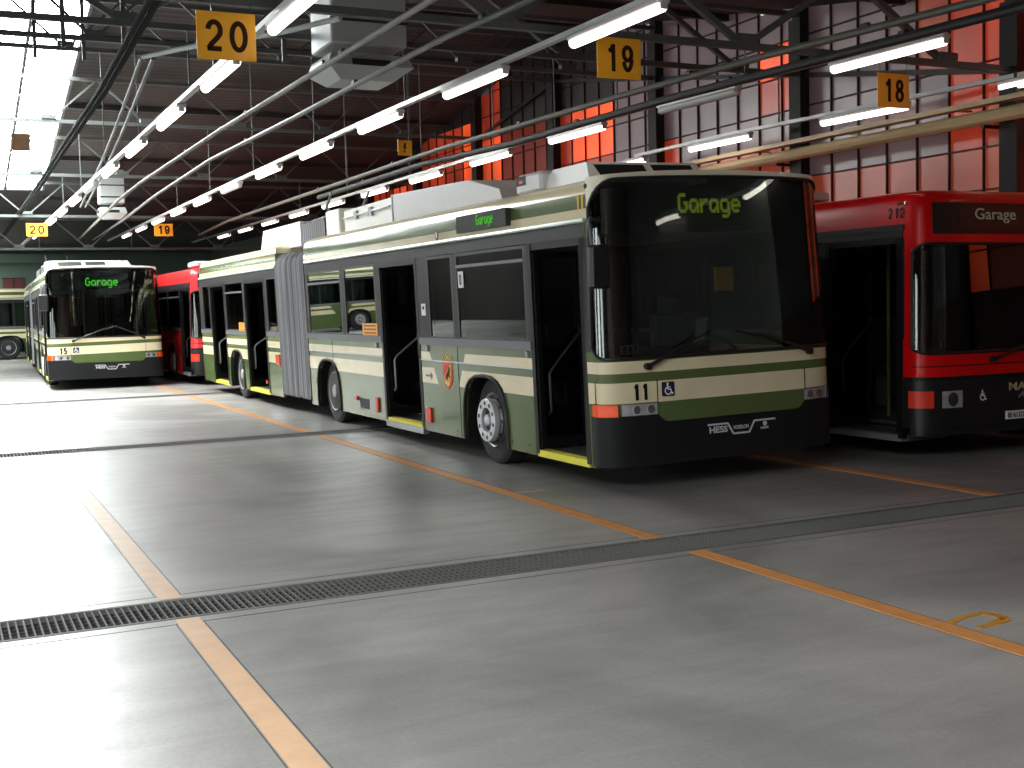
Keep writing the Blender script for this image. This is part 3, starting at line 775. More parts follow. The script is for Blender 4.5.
# stickers
def plate(xf, par, name, mat, y0, y1, z0, z1, off=.006):
    m = MB(xf); m.box(X0-off, X0-off+.005, y0, y1, z0, z1); return m.build(name, mat, par)
for a, e, z0, z1 in ((14.93, 15.53, 1.34, 1.50), (22.53, 22.98, 1.33, 1.49)):
    o = plate(xf11, bus11, 'advice_sticker', 'sticker', L_(a), L_(e), z0, z1)
    m = MB(xf11)
    for k, zz in enumerate((.8, .5, .2)):
        m.box(X0-.008, X0-.005, L_(a)+.06, L_(e)-.06, z0+(z1-z0)*zz-.012, z0+(z1-z0)*zz+.012)
    m.build('sticker_print', 'stickertext', o)
o = plate(xf11, bus11, 'round_zero_sticker', 'whitemark', L_(11.99), L_(12.13), 1.9, 2.08)
m = MB(xf11); text_on(m, '0', .05, .12, side_fn(L_(12.06), 1.99, .008), bold=.01); m.build('sticker_print', 'num', o)
o = plate(xf11, bus11, 'door_button_plate', 'whitemark', L_(13.16), L_(13.29), 1.6, 1.74)
m = MB(xf11); m.lathe([(0, .025), (.006, .02)], (X0-.006, L_(13.225), 1.69), 0, 12, -1); m.build('button', 'num', o)
plate(xf11, bus11, 'notice_sheet', 'lining', L_(14.9), L_(15.3), 2.03, 2.26, -.03)
# crest with bear, fleet lettering above
cy, cz = L_(12.575), .915
m = MB(xf11); sh = [(-.135, .155), (.135, .155), (.135, -.02), (.1, -.1), (0, -.165), (-.1, -.1), (-.135, -.02)]
fn = side_fn(cy, cz)
poly_on(m, sh, fn, .002); cr = m.build('city_crest', 'crestred', bus11)
m = MB(xf11); poly_on(m, [(-.1, -.1), (-.1, -.02), (.1, .14), (.1, .04)], fn, .004); poly_on(m, [(-.1, -.1), (.02, -.13), (.1, .02), (.06, .03)], fn, .0045); m.build('crest_band', 'crestyel', cr)
m = MB(xf11)
bear = [(-.07, -.05), (-.05, -.0), (-.01, .03), (.03, .06), (.045, .1), (.075, .09), (.08, .06), (.06, .03), (.06, .0), (.075, -.03), (.05, -.03), (.03, -.01), (.0, -.03), (.02, -.07), (-.01, -.06), (-.03, -.03), (-.05, -.06)]
poly_on(m, bear, fn, .008); m.build('crest_bear', 'num', cr)
m = MB(xf11); text_on(m, '1060', .26, .06, side_fn(cy, 1.12), bold=.01); m.build('crest_lettering', 'crestyel', bus11)
# arrow mark in the cream panel end by the door
m = MB(xf11); fa = side_fn(L_(13.14), .885); poly_on(m, [(-.13, .012), (-.13, -.012), (.05, -.012), (.05, .012)], fa, .002); poly_on(m, [(.03, .05), (.03, -.05), (.09, 0)], fa, .002); m.build('arrow_mark', 'blue', bus11)
# reflectors and flaps on the side
for a, e, z0, z1, mt in ((13.13, 13.27, .32, .5, 'redlens'), (15.03, 15.12, .31, .51, 'redlens'), (15.9, 15.99, .42, .48, 'redlens'), (20.03, 20.28, .77, .95, 'orange'), (20.98, 21.06, .4, .46, 'redlens')):
    m = MB(xf11); m.cbox((X0-.012, L_((a+e)/2), (z0+z1)/2), (.03, e-a, z1-z0), .012); m.build('side_reflector', mt, bus11)
plate(xf11, bus11, 'side_flap', 'frame', L_(15.46), L_(15.84), .32, .46)
for yy in (10.5, 13.16, 14.98): 
    m = MB(xf11); m.cbox((X0-.01, L_(yy), 1.21), (.03, .05, .07), .01); m.build('door_switch', 'alu', bus11)
m = MB(xf11)
for yy, zz in ((12.4, .28), (12.42, .23), (10.55, .3), (10.95, .3), (12.2, .3)): m.lathe([(0, .014), (.004, .01)], (X0-.002, L_(yy), zz), 0, 8, -1)
for yy, z0, z1 in ((12.27, .215, 1.25), (17.0, .95, 1.25), (9.18, 0.7, 1.0)): m.box(X0-.003, X0, L_(yy)-.005, L_(yy)+.005, z0, z1)
m.build('panel_seam', 'num', bus11)
# ramp edge under second door
m = MB(xf11); m.box(X0-.02, X0+.06, L_(13.42), L_(14.74), .16, .235); m.build('ramp_edge', 'alu', bus11)
# underbody
m = MB(xf11); m.box(-.7, .7, .5, 17.4, .24, .3); m.build('underbody', 'black', bus11)

def interior(root, xf, n_rows, yoff=1.6, red=False):
    # dashboard, steering wheel, driver's seat, passenger seats, poles
    m = MB(xf); m.prism([(.16, .34), (.62, .34), (.62, .95), (.45, 1.12), (.2, 1.14)], 0, -.95 if not red else -.8, 1.1); m.build('dashboard', 'dash', root)
    sx = .55
    m = MB(xf); rg = [(sx+.22*math.cos(2*PI*k/24), .78+.14*math.sin(2*PI*k/24), 1.16+.13*math.sin(2*PI*k/24)) for k in range(25)]
    m.tube(rg, .016, 8, caps=False); m.tube([(sx, .66, .9), (sx, .78, 1.15)], .03, 8); m.bar((sx-.2, .78, 1.15), (sx+.2, .78, 1.15), .03, .02); m.build('steering_wheel', 'black', root)
    m = MB(xf); m.cbox((sx, 1.35, .75), (.5, .5, .14), .04); m.cbox((sx, 1.62, 1.15), (.48, .13, .78), .05); m.cbox((sx, 1.62, 1.62), (.28, .1, .22), .04); m.cbox((sx, 1.35, .5), (.3, .3, .4), .03); m.build('driver_seat', 'seat', root)
    m = MB(xf); m.box(.15, 1.15, 1.78, 1.82, .34, 1.35); m.box(.12, .16, .9, 1.82, .34, 1.2); m.build('cab_partition', 'dash', root)
    proto = None
    k = 0
    for r in range(n_rows):
        for x in ((-.85, -.42, .42, .85) if r not in (2, 3) else (.42, .85)):
            y = yoff+2.0+r*.85
            if proto is None:
                m = MB(xf); m.cbox((x, y, .80), (.41, .42, .07), .03); m.cbox((x, y+.22, 1.12), (.41, .06, .62), .03); proto = m.build('passenger_seat', 'seat', root); px, py = x, y
                m = MB(xf); m.cbox((x, y, .56), (.08, .3, .42), .01); m.cbox((x, y+.262, 1.1), (.43, .02, .66), .01); leg = m.build('seat_frame', 'seatshell', proto)
            else:
                o = proto.copy(); C.objects.link(o); o.location = (x-px, y-py, 0)
                l2 = leg.copy(); C.objects.link(l2); l2.parent = o
    for x, y in ((-.35, 1.35), (-.35, 3.2), (-.3, 4.4), (-.3, 5.6), (.25, 2.5), (.25, 5)):
        m = MB(xf); m.tube([(x, y, .33), (x, y, 2.33)], .018, 8); m.build('grab_pole', 'pole', root)
interior(bus11, xf11, 6)
m = MB(xf11); m.box(.86, 1.08, 1.2, 1.22, 1.75, 2.0); m.build('yellow_notice', 'sticker', bus11)
m = MB(xf11); fx, fz = -.27, 1.30
m.add([(fx, -.02, fz), (fx+.12, -.02, fz+.02), (fx+.22, .06, fz+.22), (fx+.11, .06, fz+.21), (fx, -.015, fz-.003), (fx+.12, -.015, fz+.017), (fx+.22, .065, fz+.217), (fx+.11, .065, fz+.207)], [(0,1,2,3),(7,6,5,4),(0,4,5,1),(1,5,6,2),(2,6,7,3),(3,7,4,0)])
m.build('paper_sheet', 'whitemark', bus11)

# ------------------------------------------------------------------ bus 15 (left, farther)
d15 = [(a, e, 'open' if i == 0 else 'open') for i, (a, e, k) in enumerate(doors11)]
bus15, xf15 = make_bus(dict(common, name='trolleybus', label='green and cream trolleybus numbered 15, parked alone at the left under the far sign 20', mirrors=(-1,), loc=(3.46, 29.1, 0), rz=math.radians(-2.0),
    tilt=(.0, 0), doors=d15, number='15', numw=.20, disp=(-.55, 1.0, 2.32, 2.66), garage=(-.03, 2.475, .74, .19), fill=1.05, ledmat='ledbright', flap='livery', rightind='orange',
    wipers=[(-.72, 1.12, .0, 1.40), (.85, 1.15, .3, 1.42)], headmat='displaygreen'))
roof_kit(bus15, xf15)
interior(bus15, xf15, 3)
m = MB(xf15); m.box(-.7, .7, .5, 17, .24, .3); m.build('underbody', 'black', bus15)

# ------------------------------------------------------------------ red buses
redspec = dict(doors=[(.16, 1.32, 'open'), (4.6, 5.9, 'open')], windows=[(1.4, 3.0, 2.1), (3.1, 4.5, 2.1), (6.0, 7.4, 2.1), (7.5, 9.0, 2.1), (9.1, 10.5, 2.1)], winright=[(.4+i*1.6, 1.9+i*1.6, None) for i in range(6)],
    wheels=[2.6, 8.2], length=11.5, joint=None, red=True, paint='red', mirrors=(), wipers=[(-.4, 1.03, .4, 1.25), (.5, 1.03, 1.0, 1.3)])
busR, xfR = make_bus(dict(redspec, name='city_bus', label='dark red bus with black lower front, cut by the right edge of the picture', loc=(10.03, 8.95, 0), tilt=(0, 0)))
def red_front(root, xf, dest=True):
    m = MB(xf); s0, s1 = s_of_x(-1.13), LH-.2; frontpatch(m, s0, s1, 2.30, 2.62, .008, .02); db = m.build('destination_display', 'black', root)
    if dest:
        m = MB(xf); frontpatch(m, s_of_x(-.79), s_of_x(.6), 2.37, 2.57, .014, .01); wn = m.build('display_window', 'displaybox', db)
        sc = s_of_x(-.28); m = MB(xf); text_on(m, 'Garage', .60, .15, lambda u, v, w: S(sc+u, 2.485+v, .016+w), bold=.006); m.build('display_lettering', 'amber', db)
    for sg in (-1, 1):
        m = MB(xf); a, e = sorted((s_of_x(sg*1.13), sg*(LH-.07))); frontpatch(m, a, e, .565, .735, .02, .03); m.build('turn_indicator', 'redlens', root)
        m = MB(xf); a, e = sorted((s_of_x(sg*.80), s_of_x(sg*1.04))); frontpatch(m, a, e, .56, .73, .02, .03); hl = m.build('headlamp', 'lens', root)
        m = MB(xf); m.lathe([(-.004, .07), (.0, .068), (.006, .02)], S((a+e)/2, .645, .022), 1, 20); m.build('lamp_reflector', 'chrome', hl)
    m = MB(xf); frontpatch(m, -LH, LH, .83, .875, .012, .02); m.build('front_moulding', 'bumper', root)
    m = MB(xf); frontpatch(m, -LH+.1, LH-.1, .975, .985, .003, .01); m.build('panel_seam', 'num', root)
red_front(busR, xfR)
m = MB(xfR); sc = s_of_x(-.53); q = rounded(-.06, .06, -.075, .075, .01, 2); n = len(q)
m.add([S(sc+u, .665+v, .017) for u, v in q]+[S(sc+u, .665+v, .012) for u, v in q], [tuple(range(n)), tuple(range(n, 2*n))[::-1]]+[(i, (i+1) % n, n+(i+1) % n, n+i) for i in range(n)])
st = m.build('wheelchair_sign', 'black', busR); m = MB(xfR); wheelchair(m, lambda u, v, w: S(sc+u, .665+v, .018+w), .13); m.build('wheelchair_symbol', 'whitemark', st)
m = MB(xfR); s1 = s_of_x(.02); text_on(m, 'MAN', .36, .085, lambda u, v, w: S(s1+u, .735+v, .014+w), bold=.02); m.build('maker_lettering', 'pipebig', busR)
m = MB(xfR); poly = [(-.05, -.03), (-.04, .0), (-.01, .01), (.01, .03), (.04, .035), (.05, .01), (.035, .0), (.045, -.03), (.03, -.03), (.02, -.01), (-.01, -.01), (-.02, -.03)]
poly_on(m, poly, lambda u, v, w: S(s1+u, .645+v, .012+w), .004); m.build('lion_badge', 'seatshell', busR)
m = MB(xfR); s2 = s_of_x(-.05); frontpatch(m, s2-.16, s2+.16, .40, .485, .022, .01); pl = m.build('number_plate', 'whitemark', busR)
m = MB(xfR); text_on(m, 'BE·613232', .27, .055, lambda u, v, w: S(s2+u, .4425+v, .023+w), bold=.005); m.build('plate_characters', 'num', pl)
m = MB(xfR); digits_on(m, '212', .24, .11, side_fn(.25, 2.53, .003), .17); m.build('fleet_number', 'frame', busR)
m = MB(xfR); m.cbox((X0-.008, .17, 2.63), (.02, .10, .045), .01); m.build('marker_lamp', 'chrome', busR)
m = MB(xfR); s3 = s_of_x(-.98); frontpatch(m, s3-.07, s3+.07, 1.16, 1.23, -.012, .004); cd = m.build('windscreen_card', 'seatshell', busR)
m = MB(xfR); digits_on(m, '212', .11, .05, lambda u, v, w: S(s3+u, 1.195+v, -.011+w), .2); m.build('card_number', 'num', cd)
m = MB(xfR); m.cbox((-.98, 1.9, 2.93), (.3, .3, .14), .02); m.build('roof_box', 'lightgrey', busR)
interior(busR, xfR, 3, 0.2, True)
m = MB(xfR); m.cbox((-.55, 1.75, .82), (.42, .08, .16), .02); m.build('ticket_box', 'whitemark', busR)
m = MB(xfR); m.box(-.7, .7, .4, 11, .26, .3); m.build('underbody', 'black', busR)

busM, xfM = make_bus(dict(redspec, name='city_bus', label='bright red bus queued right behind the articulated trolleybus 11, mostly hidden', loc=(6.55, 28.25, 0), paint='redback', detail=1))
red_front(busM, xfM, False)
m = MB(xfM); m.cbox((-.6, .9, 2.95), (.9, .9, .2), .05); m.build('roof_box', 'lightgrey', busM)
interior(busM, xfM, 3, 0.2, True)
# far bus parked crosswise
farb, xff = make_bus(dict(common, name='trolleybus', label='cream and green bus parked crosswise at the far end, cut by the left edge', loc=(-9.5, 53.25, 0), rz=math.radians(-90),
    number='7', disp=(-.55, 1.0, 2.32, 2.66), garage=(-.03, 2.475, .74, .19), ledmat='led', doors=[(.2, 1.2, 'open')], windows=[(1.4+i*1.55, 2.85+i*1.55, None) for i in range(8)],
    winright=[(1.4+i*1.55, 2.85+i*1.55, 2.08) for i in range(8)], wheels=[2.7, 12.0], length=13.8, joint=None, rubs=[]))
m = MB(xff); m.cbox((0, 6, 2.98), (1.7, 7, .25), .05); m.build('roof_equipment_box', 'lightgrey', farb)

# ------------------------------------------------------------------ floor
G1, G2, G3 = (6.70, 7.17), (15.62, 16.08), (24.95, 25.45)
XL, XR, YN, YF = -12, 11.75, -10, 58
m = MB(); ys = [YN, G1[0], G1[1], G2[0], G2[1], G3[0], G3[1], YF]
for i in range(0, 8, 2): m.box(XL, XR, ys[i], ys[i+1], -.25, 0)
m.box(XL, XR, YN, YF, -.35, -.25)
tag(m.build('floor', 'concrete', smooth=0), kind='structure')
def grate(y0, y1, label, fine=True):
    r = empty('drain_grate', (0, (y0+y1)/2, 0)); tag(r, label, 'drain grate'); h = (y1-y0)/2
    m = MB(); m.box(-7, XR-.02, -h+.001, -h+.035, -.03, .003); m.box(-7, XR-.02, h-.035, h-.001, -.03, .003); m.build('grate_frame', 'grate', r)
    m = MB(); x = -7
    while x < XR-.06:
        m.box(x, x+.009, -h+.035, h-.035, -.03, .001); x += .0405
    m.build('grate_bars', 'grate', r, smooth=0)
    m = MB()
    for k in range(1, 5): yy = -h+.035+(2*h-.07)*k/5; m.box(-7, XR-.05, yy-.003, yy+.003, -.028, -.008)
    m.build('cross_bar', 'steeldark', r, smooth=0)
    m = MB(); m.box(-7, XR-.02, -h+.002, h-.002, -.24, -.09); m.build('drain_pit', 'pit', r)
grate(*G1, 'nearest long steel drain grate across the floor, passing in front of the buses')
grate(*G2, 'second drain grate, running across the floor beside the rear wheels of bus 11')
grate(*G3, 'farthest drain grate, just in front of bus 15')
def line(x, y0, y1, w, mat, label):
    m = MB(); segs = []; cuts = [G1, G2, G3]; y = y0
    for c0, c1 in cuts:
        if c0 > y and c0 < y1: segs.append((y, c0-.02)); y = c1+.02
        elif c0 <= y < c1: y = c1+.02
    segs.append((y, y1))
    for a, e in segs: m.box(x-w/2, x+w/2, a, e, .0, .003)
    tag(m.build('lane_line', mat, smooth=0), label, 'floor marking')
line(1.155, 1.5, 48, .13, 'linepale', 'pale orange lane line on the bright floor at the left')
line(4.55, 1.5, 28.6, .13, 'line', 'orange lane line running along the side of bus 11')
line(7.93, 7.2, 48, .13, 'line', 'orange lane line between bus 11 and the right red bus')
m = MB()   # hook shaped yellow mark by the lane line
pts = [(4.63, 4.49), (4.76, 4.535), (4.90, 4.55), (4.955, 4.49), (4.93, 4.40), (4.80, 4.365), (4.68, 4.35)]
for a, b in zip(pts, pts[1:]): m.bar((a[0], a[1], .0015), (b[0], b[1], .0015), .04 if a[0] < 4.85 else .06, .003)
tag(m.build('floor_mark', 'mark', smooth=0), 'small worn yellow hook mark painted on the floor at lower right', 'floor marking')
m = MB(); m.box(4.63, 4.92, 9.6, 9.64, 0, .002); tag(m.build('floor_mark', 'linepale', smooth=0), 'short faint yellow dash beside the lane line near the front wheel', 'floor marking')

m = MB()   # slab joints beside the drains and the lane lines
for g0, g1 in (G1, G2, G3):
    for y in (g0-.12, g1+.12): m.box(-7, XR, y-.004, y+.004, 0, .0012)
for x in (1.155, 4.55):
    for d in (-.075, .075): m.box(x+d-.003, x+d+.003, YN+1, G1[0]-.13, 0, .0012); m.box(x+d-.003, x+d+.003, G1[1]+.13, G2[0]-.13, 0, .0012)
tag(m.build('trim_5', 'joint', smooth=0), kind='structure')
# ------------------------------------------------------------------ roof and walls
SL = .167
def zc(y):   # ridge at 22, valleys at 6.4 and 37.6
    if y > 37.6: return 4.72
    if y < 6.4: return 4.685+(6.4-y)*SL if y > -9.2 else 4.685+15.6*SL-(-9.2-y)*SL
    return 4.685+(15.6-abs(y-22))*SL
m = MB()
def slab(x0, x1, y0, y1):
    if x1 == XR: x1 = XR+.25
    a, b = zc(y0), zc(y1)
    m.add([(x0,y0,a),(x1,y0,a),(x1,y1,b),(x0,y1,b),(x0,y0,a+.12),(x1,y0,a+.12),(x1,y1,b+.12),(x0,y1,b+.12)], [(0,3,2,1),(4,5,6,7),(0,1,5,4),(1,2,6,5),(2,3,7,6),(3,0,4,7)])
SKX = 2.7
slab(XL, XR, -10, -9.2)
slab(-2.5, XR, -9.2, 6.4); slab(-6.5, -2.5, 4.2, 6.4); slab(-6.5, -2.5, -9.2, -7); slab(XL, -6.5, -9.2, 6.4)
slab(XL, XR, 6.4, 22)
slab(SKX, XR, 22, 37.6); slab(XL, -.8, 22, 34.8); slab(XL, SKX, 34.8, 37.6)
slab(1.0, XR, 37.6, YF); slab(XL, 1.0, 37.6, 44); slab(XL, 1.0, 56, YF)
tag(m.build('ceiling', 'roof', smooth=0), kind='structure')
def skylight(name, y0, y1, label, SKX=2.7, mat='sky', XL=-12):
    a, b = zc(y0+.001), zc(y1)
    m = MB(); m.add([(XL,y0,a+.06),(SKX,y0,a+.06),(SKX,y1,b+.06),(XL,y1,b+.06),(XL,y0,a+.1),(SKX,y0,a+.1),(SKX,y1,b+.1),(XL,y1,b+.1)], [(0,3,2,1),(4,5,6,7),(0,1,5,4),(1,2,6,5),(2,3,7,6),(3,0,4,7)])
    o = m.build(name, mat, smooth=0); tag(o, label, kind='structure')
    m = MB(); n = 3
    for i in range(n+1):
        y = y0+(y1-y0)*i/n; z = a+(b-a)*i/n; m.bar((XL, y, z), (SKX, y, z), .05, .08)
    for x in [v for v in (-8.5, -5, -1.9, 1.75) if XL < v < SKX]: m.bar((x, y0, a-.02), (x, y1, b-.02), .06, .08)
    m.bar((SKX, y0, a), (SKX, y1, b), .06, .1)
    m.build('window_frame', 'steel', o)
skylight('window_1', 22.0, 34.8, 'large overexposed roof skylight at the top left', XL=-.8)
skylight('window_2', -7.0, 4.2, 'added glowing roof panel behind the camera, for fill light', -2.5, 'fillnear', -6.5)  # unseen emitter added to brighten the foreground floor from the left
skylight('window_12', 44.0, 56, 'added glowing roof panel lighting the far end', 1.0, 'fillfar')  # emitter added in the flat roof to light the crosswise bus and end wall
# roof purlins under the boards
m = MB()
for y in [8.3+3.9*i for i in range(8)]:
    if y < 37: m.bar((SKX+.05 if y > 22 else XL, y, zc(y)-.06), (XR, y, zc(y)-.06), .08, .1)
tag(m.build('trim_1', 'steeldark', smooth=0), kind='structure')

cols = [6.4, 10.3, 14.2, 18.1, 22.0, 25.9, 29.8, 33.7, 37.6, 41.5, 45.4, 49.3, 53.2]
words = {10.3: 'nearest roof truss, its dark lower chord crossing above the sign 19', 14.2: 'second roof truss, crossing behind the sign 20 to the orange wall', 18.1: 'third roof truss, crossing behind the hanging heater',
         22.0: 'ridge roof truss, the highest one, at the top of the skylight', 25.9: 'fifth roof truss, crossing the middle of the skylight', 29.8: 'sixth roof truss, near the lower end of the skylight',
         33.7: 'seventh roof truss, holding the far signs', 37.6: 'farthest and lowest roof truss, above bus 15'}
for y, lab in words.items():
    zt = zc(y)-.13; zb = zt-.24-.68+.02 if False else zc(y)-1.0
    r = empty('roof_truss', (0, y, 0)); tag(r, lab, 'roof truss')
    mat = 'steel'
    m = MB(); m.box(XL, XR-.1, -.035, .035, zb-.035, zb+.035); m.build('lower_chord', mat, r)
    m = MB(); m.box(XL, XR-.1, -.035, .035, zt-.035, zt+.035); m.build('upper_chord', mat, r)
    step = 1.415 if y < 16 else .96; x = (7.72-1.415*7) if y < 16 else 2.19-.96*7; k = 0; bw = .065 if y < 16 else .036
    while x+step < XR:
        m = MB(); a, b = (zb, zt) if k % 2 else (zt, zb)
        m.bar((x, 0, a), (x+step, 0, b), bw, bw); m.build('brace', mat, r)
        x += step; k += 1
    for xx in ([7.72+2.83*q for q in range(-3, 2)] if y < 16 else [2.19+1.92*q for q in range(-2, 5)]): m = MB(); m.box(xx-.14, xx+.14, -.06, .06, zb+.04, zb+.12); m.build('gusset', mat, r)
    if y in (14.2, 18.1):
        for xx in (1.4, 2.05, 3.9): m = MB(); m.bar((xx, .06, zb-.3), (xx, .06, zt), .05, .05); m.build('hanger', mat, r)

# right wall: dark base, columns, glazed bays
def zw(y): return min(zc(y), 9)
m = MB(); m.box(XR, XR+.2, YN, YF, 0, 1.94)
for i in range(len(cols)-1): pass
tag(m.build('wall_right', 'brick', smooth=0), kind='structure')
m = MB(); m.prism([(YN, 1.94), (6.4, 1.94), (6.4, 4.7), (-9.2, 7.3), (YN, 7.2)], 0, XR, XR+.2); m.prism([(37.6, 1.94), (YF, 1.94), (YF, 4.85), (37.6, 4.85)], 0, XR, XR+.2)
tag(m.build('wall_back_right', 'wallplain', smooth=0), kind='structure')
for y in cols:
    if y > 36: break
    m = MB(); m.box(XR-.16, XR, y-.09, y+.09, 0, zc(y)); m.box(XR-.2, XR-.15, y-.13, y+.13, 0, zc(y)-.2); tag(m.build('wall_pillar', 'pillar', smooth=0), 'dark steel wall pillar', kind='structure')
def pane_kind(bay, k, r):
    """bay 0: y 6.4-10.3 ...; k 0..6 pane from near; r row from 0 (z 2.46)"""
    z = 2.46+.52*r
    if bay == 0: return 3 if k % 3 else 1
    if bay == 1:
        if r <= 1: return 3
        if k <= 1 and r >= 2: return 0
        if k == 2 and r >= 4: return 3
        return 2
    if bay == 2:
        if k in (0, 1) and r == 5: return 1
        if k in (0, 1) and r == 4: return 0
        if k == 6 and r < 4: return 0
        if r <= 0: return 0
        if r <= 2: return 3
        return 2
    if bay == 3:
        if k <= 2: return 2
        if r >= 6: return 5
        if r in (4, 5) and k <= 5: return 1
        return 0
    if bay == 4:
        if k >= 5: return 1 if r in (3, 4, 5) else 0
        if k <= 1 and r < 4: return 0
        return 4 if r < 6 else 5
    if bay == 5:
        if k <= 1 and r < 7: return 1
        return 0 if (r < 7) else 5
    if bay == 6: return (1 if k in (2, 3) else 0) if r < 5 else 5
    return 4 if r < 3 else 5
for bi in range(8):
    y0, y1 = cols[bi], cols[bi+1]; w = (y1-y0)/7; m = MB(); f = MB()
    for k in range(7):
        ya, yb = y0+k*w, y0+(k+1)*w; r = 0
        while True:
            za, zb_ = 1.94+.52*r, 1.94+.52*(r+1); ta, tb = zc(ya), zc(yb)
            if za >= min(ta, tb)-.02: break
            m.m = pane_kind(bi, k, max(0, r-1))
            za1, zb1 = min(zb_, ta), min(zb_, tb)
            m.add([(XR+.03, ya, za), (XR+.03, yb, za), (XR+.03, yb, zb1), (XR+.03, ya, za1), (XR+.06, ya, za), (XR+.06, yb, za), (XR+.06, yb, zb1), (XR+.06, ya, za1)], [(0,1,2,3),(7,6,5,4),(0,4,5,1),(1,5,6,2),(2,6,7,3),(3,7,4,0)])
            f.box(XR-.005, XR+.03, ya, yb, za-.009, za+.009); r += 1
        f.box(XR-.005, XR+.03, ya-.009, ya+.009, 1.94, zc(ya))
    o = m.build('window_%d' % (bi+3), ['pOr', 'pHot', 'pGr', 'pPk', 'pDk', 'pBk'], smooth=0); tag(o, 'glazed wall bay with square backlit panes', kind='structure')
    f.build('window_frame', 'mull', o, smooth=0)
    # sloping wind braces in front of the glass
m = MB()
for bi in range(1, 5):
    y0, y1 = cols[bi], cols[bi+1]; m.bar((XR-.06, y0, zc(y0)-1.0), (XR-.06, y1, zc(y1)-1.0), .05, .07)
tag(m.build('trim_2', 'steeldark', smooth=0), kind='structure')
# far, left and near walls
m = MB(); m.box(XL-.2, XR+.2, YF, YF+.2, 0, 5.0); tag(m.build('wall_far', 'wallfar', smooth=0), kind='structure')
m = MB(); m.box(XL, XR, YF-.8, YF-.5, 4.12, 4.5); tag(m.build('trim_3', 'wallfar', smooth=0), kind='structure')
m = MB(); m.box(2.62, 3.52, YF-.06, YF, 2.6, 3.43); o = m.build('window_11', 'winred', smooth=0); tag(o, kind='structure')
m = MB(); m.box(3.05, 3.09, YF-.09, YF-.06, 2.6, 3.43); m.box(2.58, 3.56, YF-.09, YF-.06, 3.43, 3.47); m.build('window_frame', 'steeldark', o)
m = MB(); m.prism([(YN, 0), (YF, 0), (YF, 4.8), (37.6, 4.8), (22, 7.4), (6.4, 4.8), (-9.2, 7.4), (YN, 7.2)], 0, XL-.2, XL); tag(m.build('wall_left', 'wallleft', smooth=0), kind='structure')
m = MB(); m.box(XL, XR, YN-.2, YN, 0, 7.3); tag(m.build('wall_near', 'brick', smooth=0), kind='structure')
for i, (a, e) in enumerate(((1, 6), (9, 14), (17, 22))):
    m = MB(); m.box(XL+.0, XL+.05, a, e, .1, 4.0); o = m.build('door_%d' % (i+1), 'gate', smooth=0); tag(o, 'open depot gate letting daylight in', kind='structure')
    m = MB(); m.box(XL, XL+.1, a-.15, a, 0, 4.1); m.box(XL, XL+.1, e, e+.15, 0, 4.1); m.box(XL, XL+.1, a-.15, e+.15, 4.0, 4.15); m.build('door_frame', 'steeldark', o)

# ------------------------------------------------------------------ tube lights
ZT = 4.15
fix = empty('fluorescent_light'); 
m = MB(); m.cbox((0, 0, .045), (.12, 1.56, .05), .015); fh = m.build('light_housing', 'housing', fix)
m = MB(); m.tube([(0, -.76, 0), (0, -.745, 0), (0, .745, 0), (0, .76, 0)], [.03, .052, .052, .03], 12); fd = m.build('light_diffuser', 'tube', fix)
m = MB(); m.cbox((0, -.77, .0), (.07, .02, .06), .008); fe = m.build('end_cap', 'lightgrey', fix)
m = MB(); m.cbox((0, .77, .0), (.07, .02, .06), .008); fe2 = m.build('end_cap', 'lightgrey', fix)
fdoff = fd.copy(); fdoff.data = fd.data.copy(); fdoff.data.materials.clear(); fdoff.data.materials.append(M['tubeoff'])
rows = [(2.75, 12.58-2.93*2, 12, {6}, 'leftmost row', 1), (5.42, 9.25-2.93*1, 12, {6}, 'second row from the left', 2),
        (8.45, 9.45, 11, {1}, 'third row from the left', 3), (11.25, 9.68-2.93*3, 7, set(), 'right row by the orange wall', 4)]
XOFF = {1: [(0, -.0)], 2: [(9, .12), (15, -.03), (24, -.06)], 3: [(9.4, .42), (12.3, .12), (16, .0), (40, -.05)], 4: [(10, .35), (12.6, .17), (15.3, -.1), (30, -.15)]}
def rowx(ri, x, y):
    P = XOFF[ri]
    if y <= P[0][0]: return x+P[0][1]
    for (a, b), (c, d) in zip(P, P[1:]):
        if y <= c: return x+b+(d-b)*(y-a)/(c-a)
    return x+P[-1][1]
nth = ['nearest', 'second nearest', 'third nearest', 'fourth nearest', 'fifth nearest', 'sixth nearest', 'seventh nearest', 'eighth nearest', 'ninth nearest', 'tenth nearest', 'eleventh nearest', 'twelfth nearest', 'thirteenth nearest', 'fourteenth nearest']
first = True
for x, y0, n, off, words_, ri in rows:
    vis = 0
    for k in range(n):
        y = y0+2.93*k
        if ri == 4 and y < 5: y -= .6
        inview = y > 9 or (ri == 4 and y > 9.5)
        if first: o, h2, d2, e2 = fix, fh, fd, fe; first = False
        else:
            o = fix.copy(); C.objects.link(o); h2 = fh.copy(); C.objects.link(h2); h2.parent = o; e2 = fe.copy(); C.objects.link(e2); e2.parent = o; e3 = fe2.copy(); C.objects.link(e3); e3.parent = o
            d2 = (fdoff if k in off else fd).copy(); C.objects.link(d2); d2.parent = o
        if inview:
            lab = ('unlit ' if k in off else '')+'fluorescent tube light, %s in the %s' % (nth[vis], words_); vis += 1
        else: lab = 'unseen nearer fluorescent tube light in the %s' % words_
        o.location = (rowx(ri, x, y), y, ZT); o.rotation_euler[2] = -math.atan((rowx(ri, x, y+.7)-rowx(ri, x, y-.7))/1.4); tag(o, lab, 'light', 'fluorescent tube lights hung under the light rails')
bpy.data.objects.remove(fdoff)
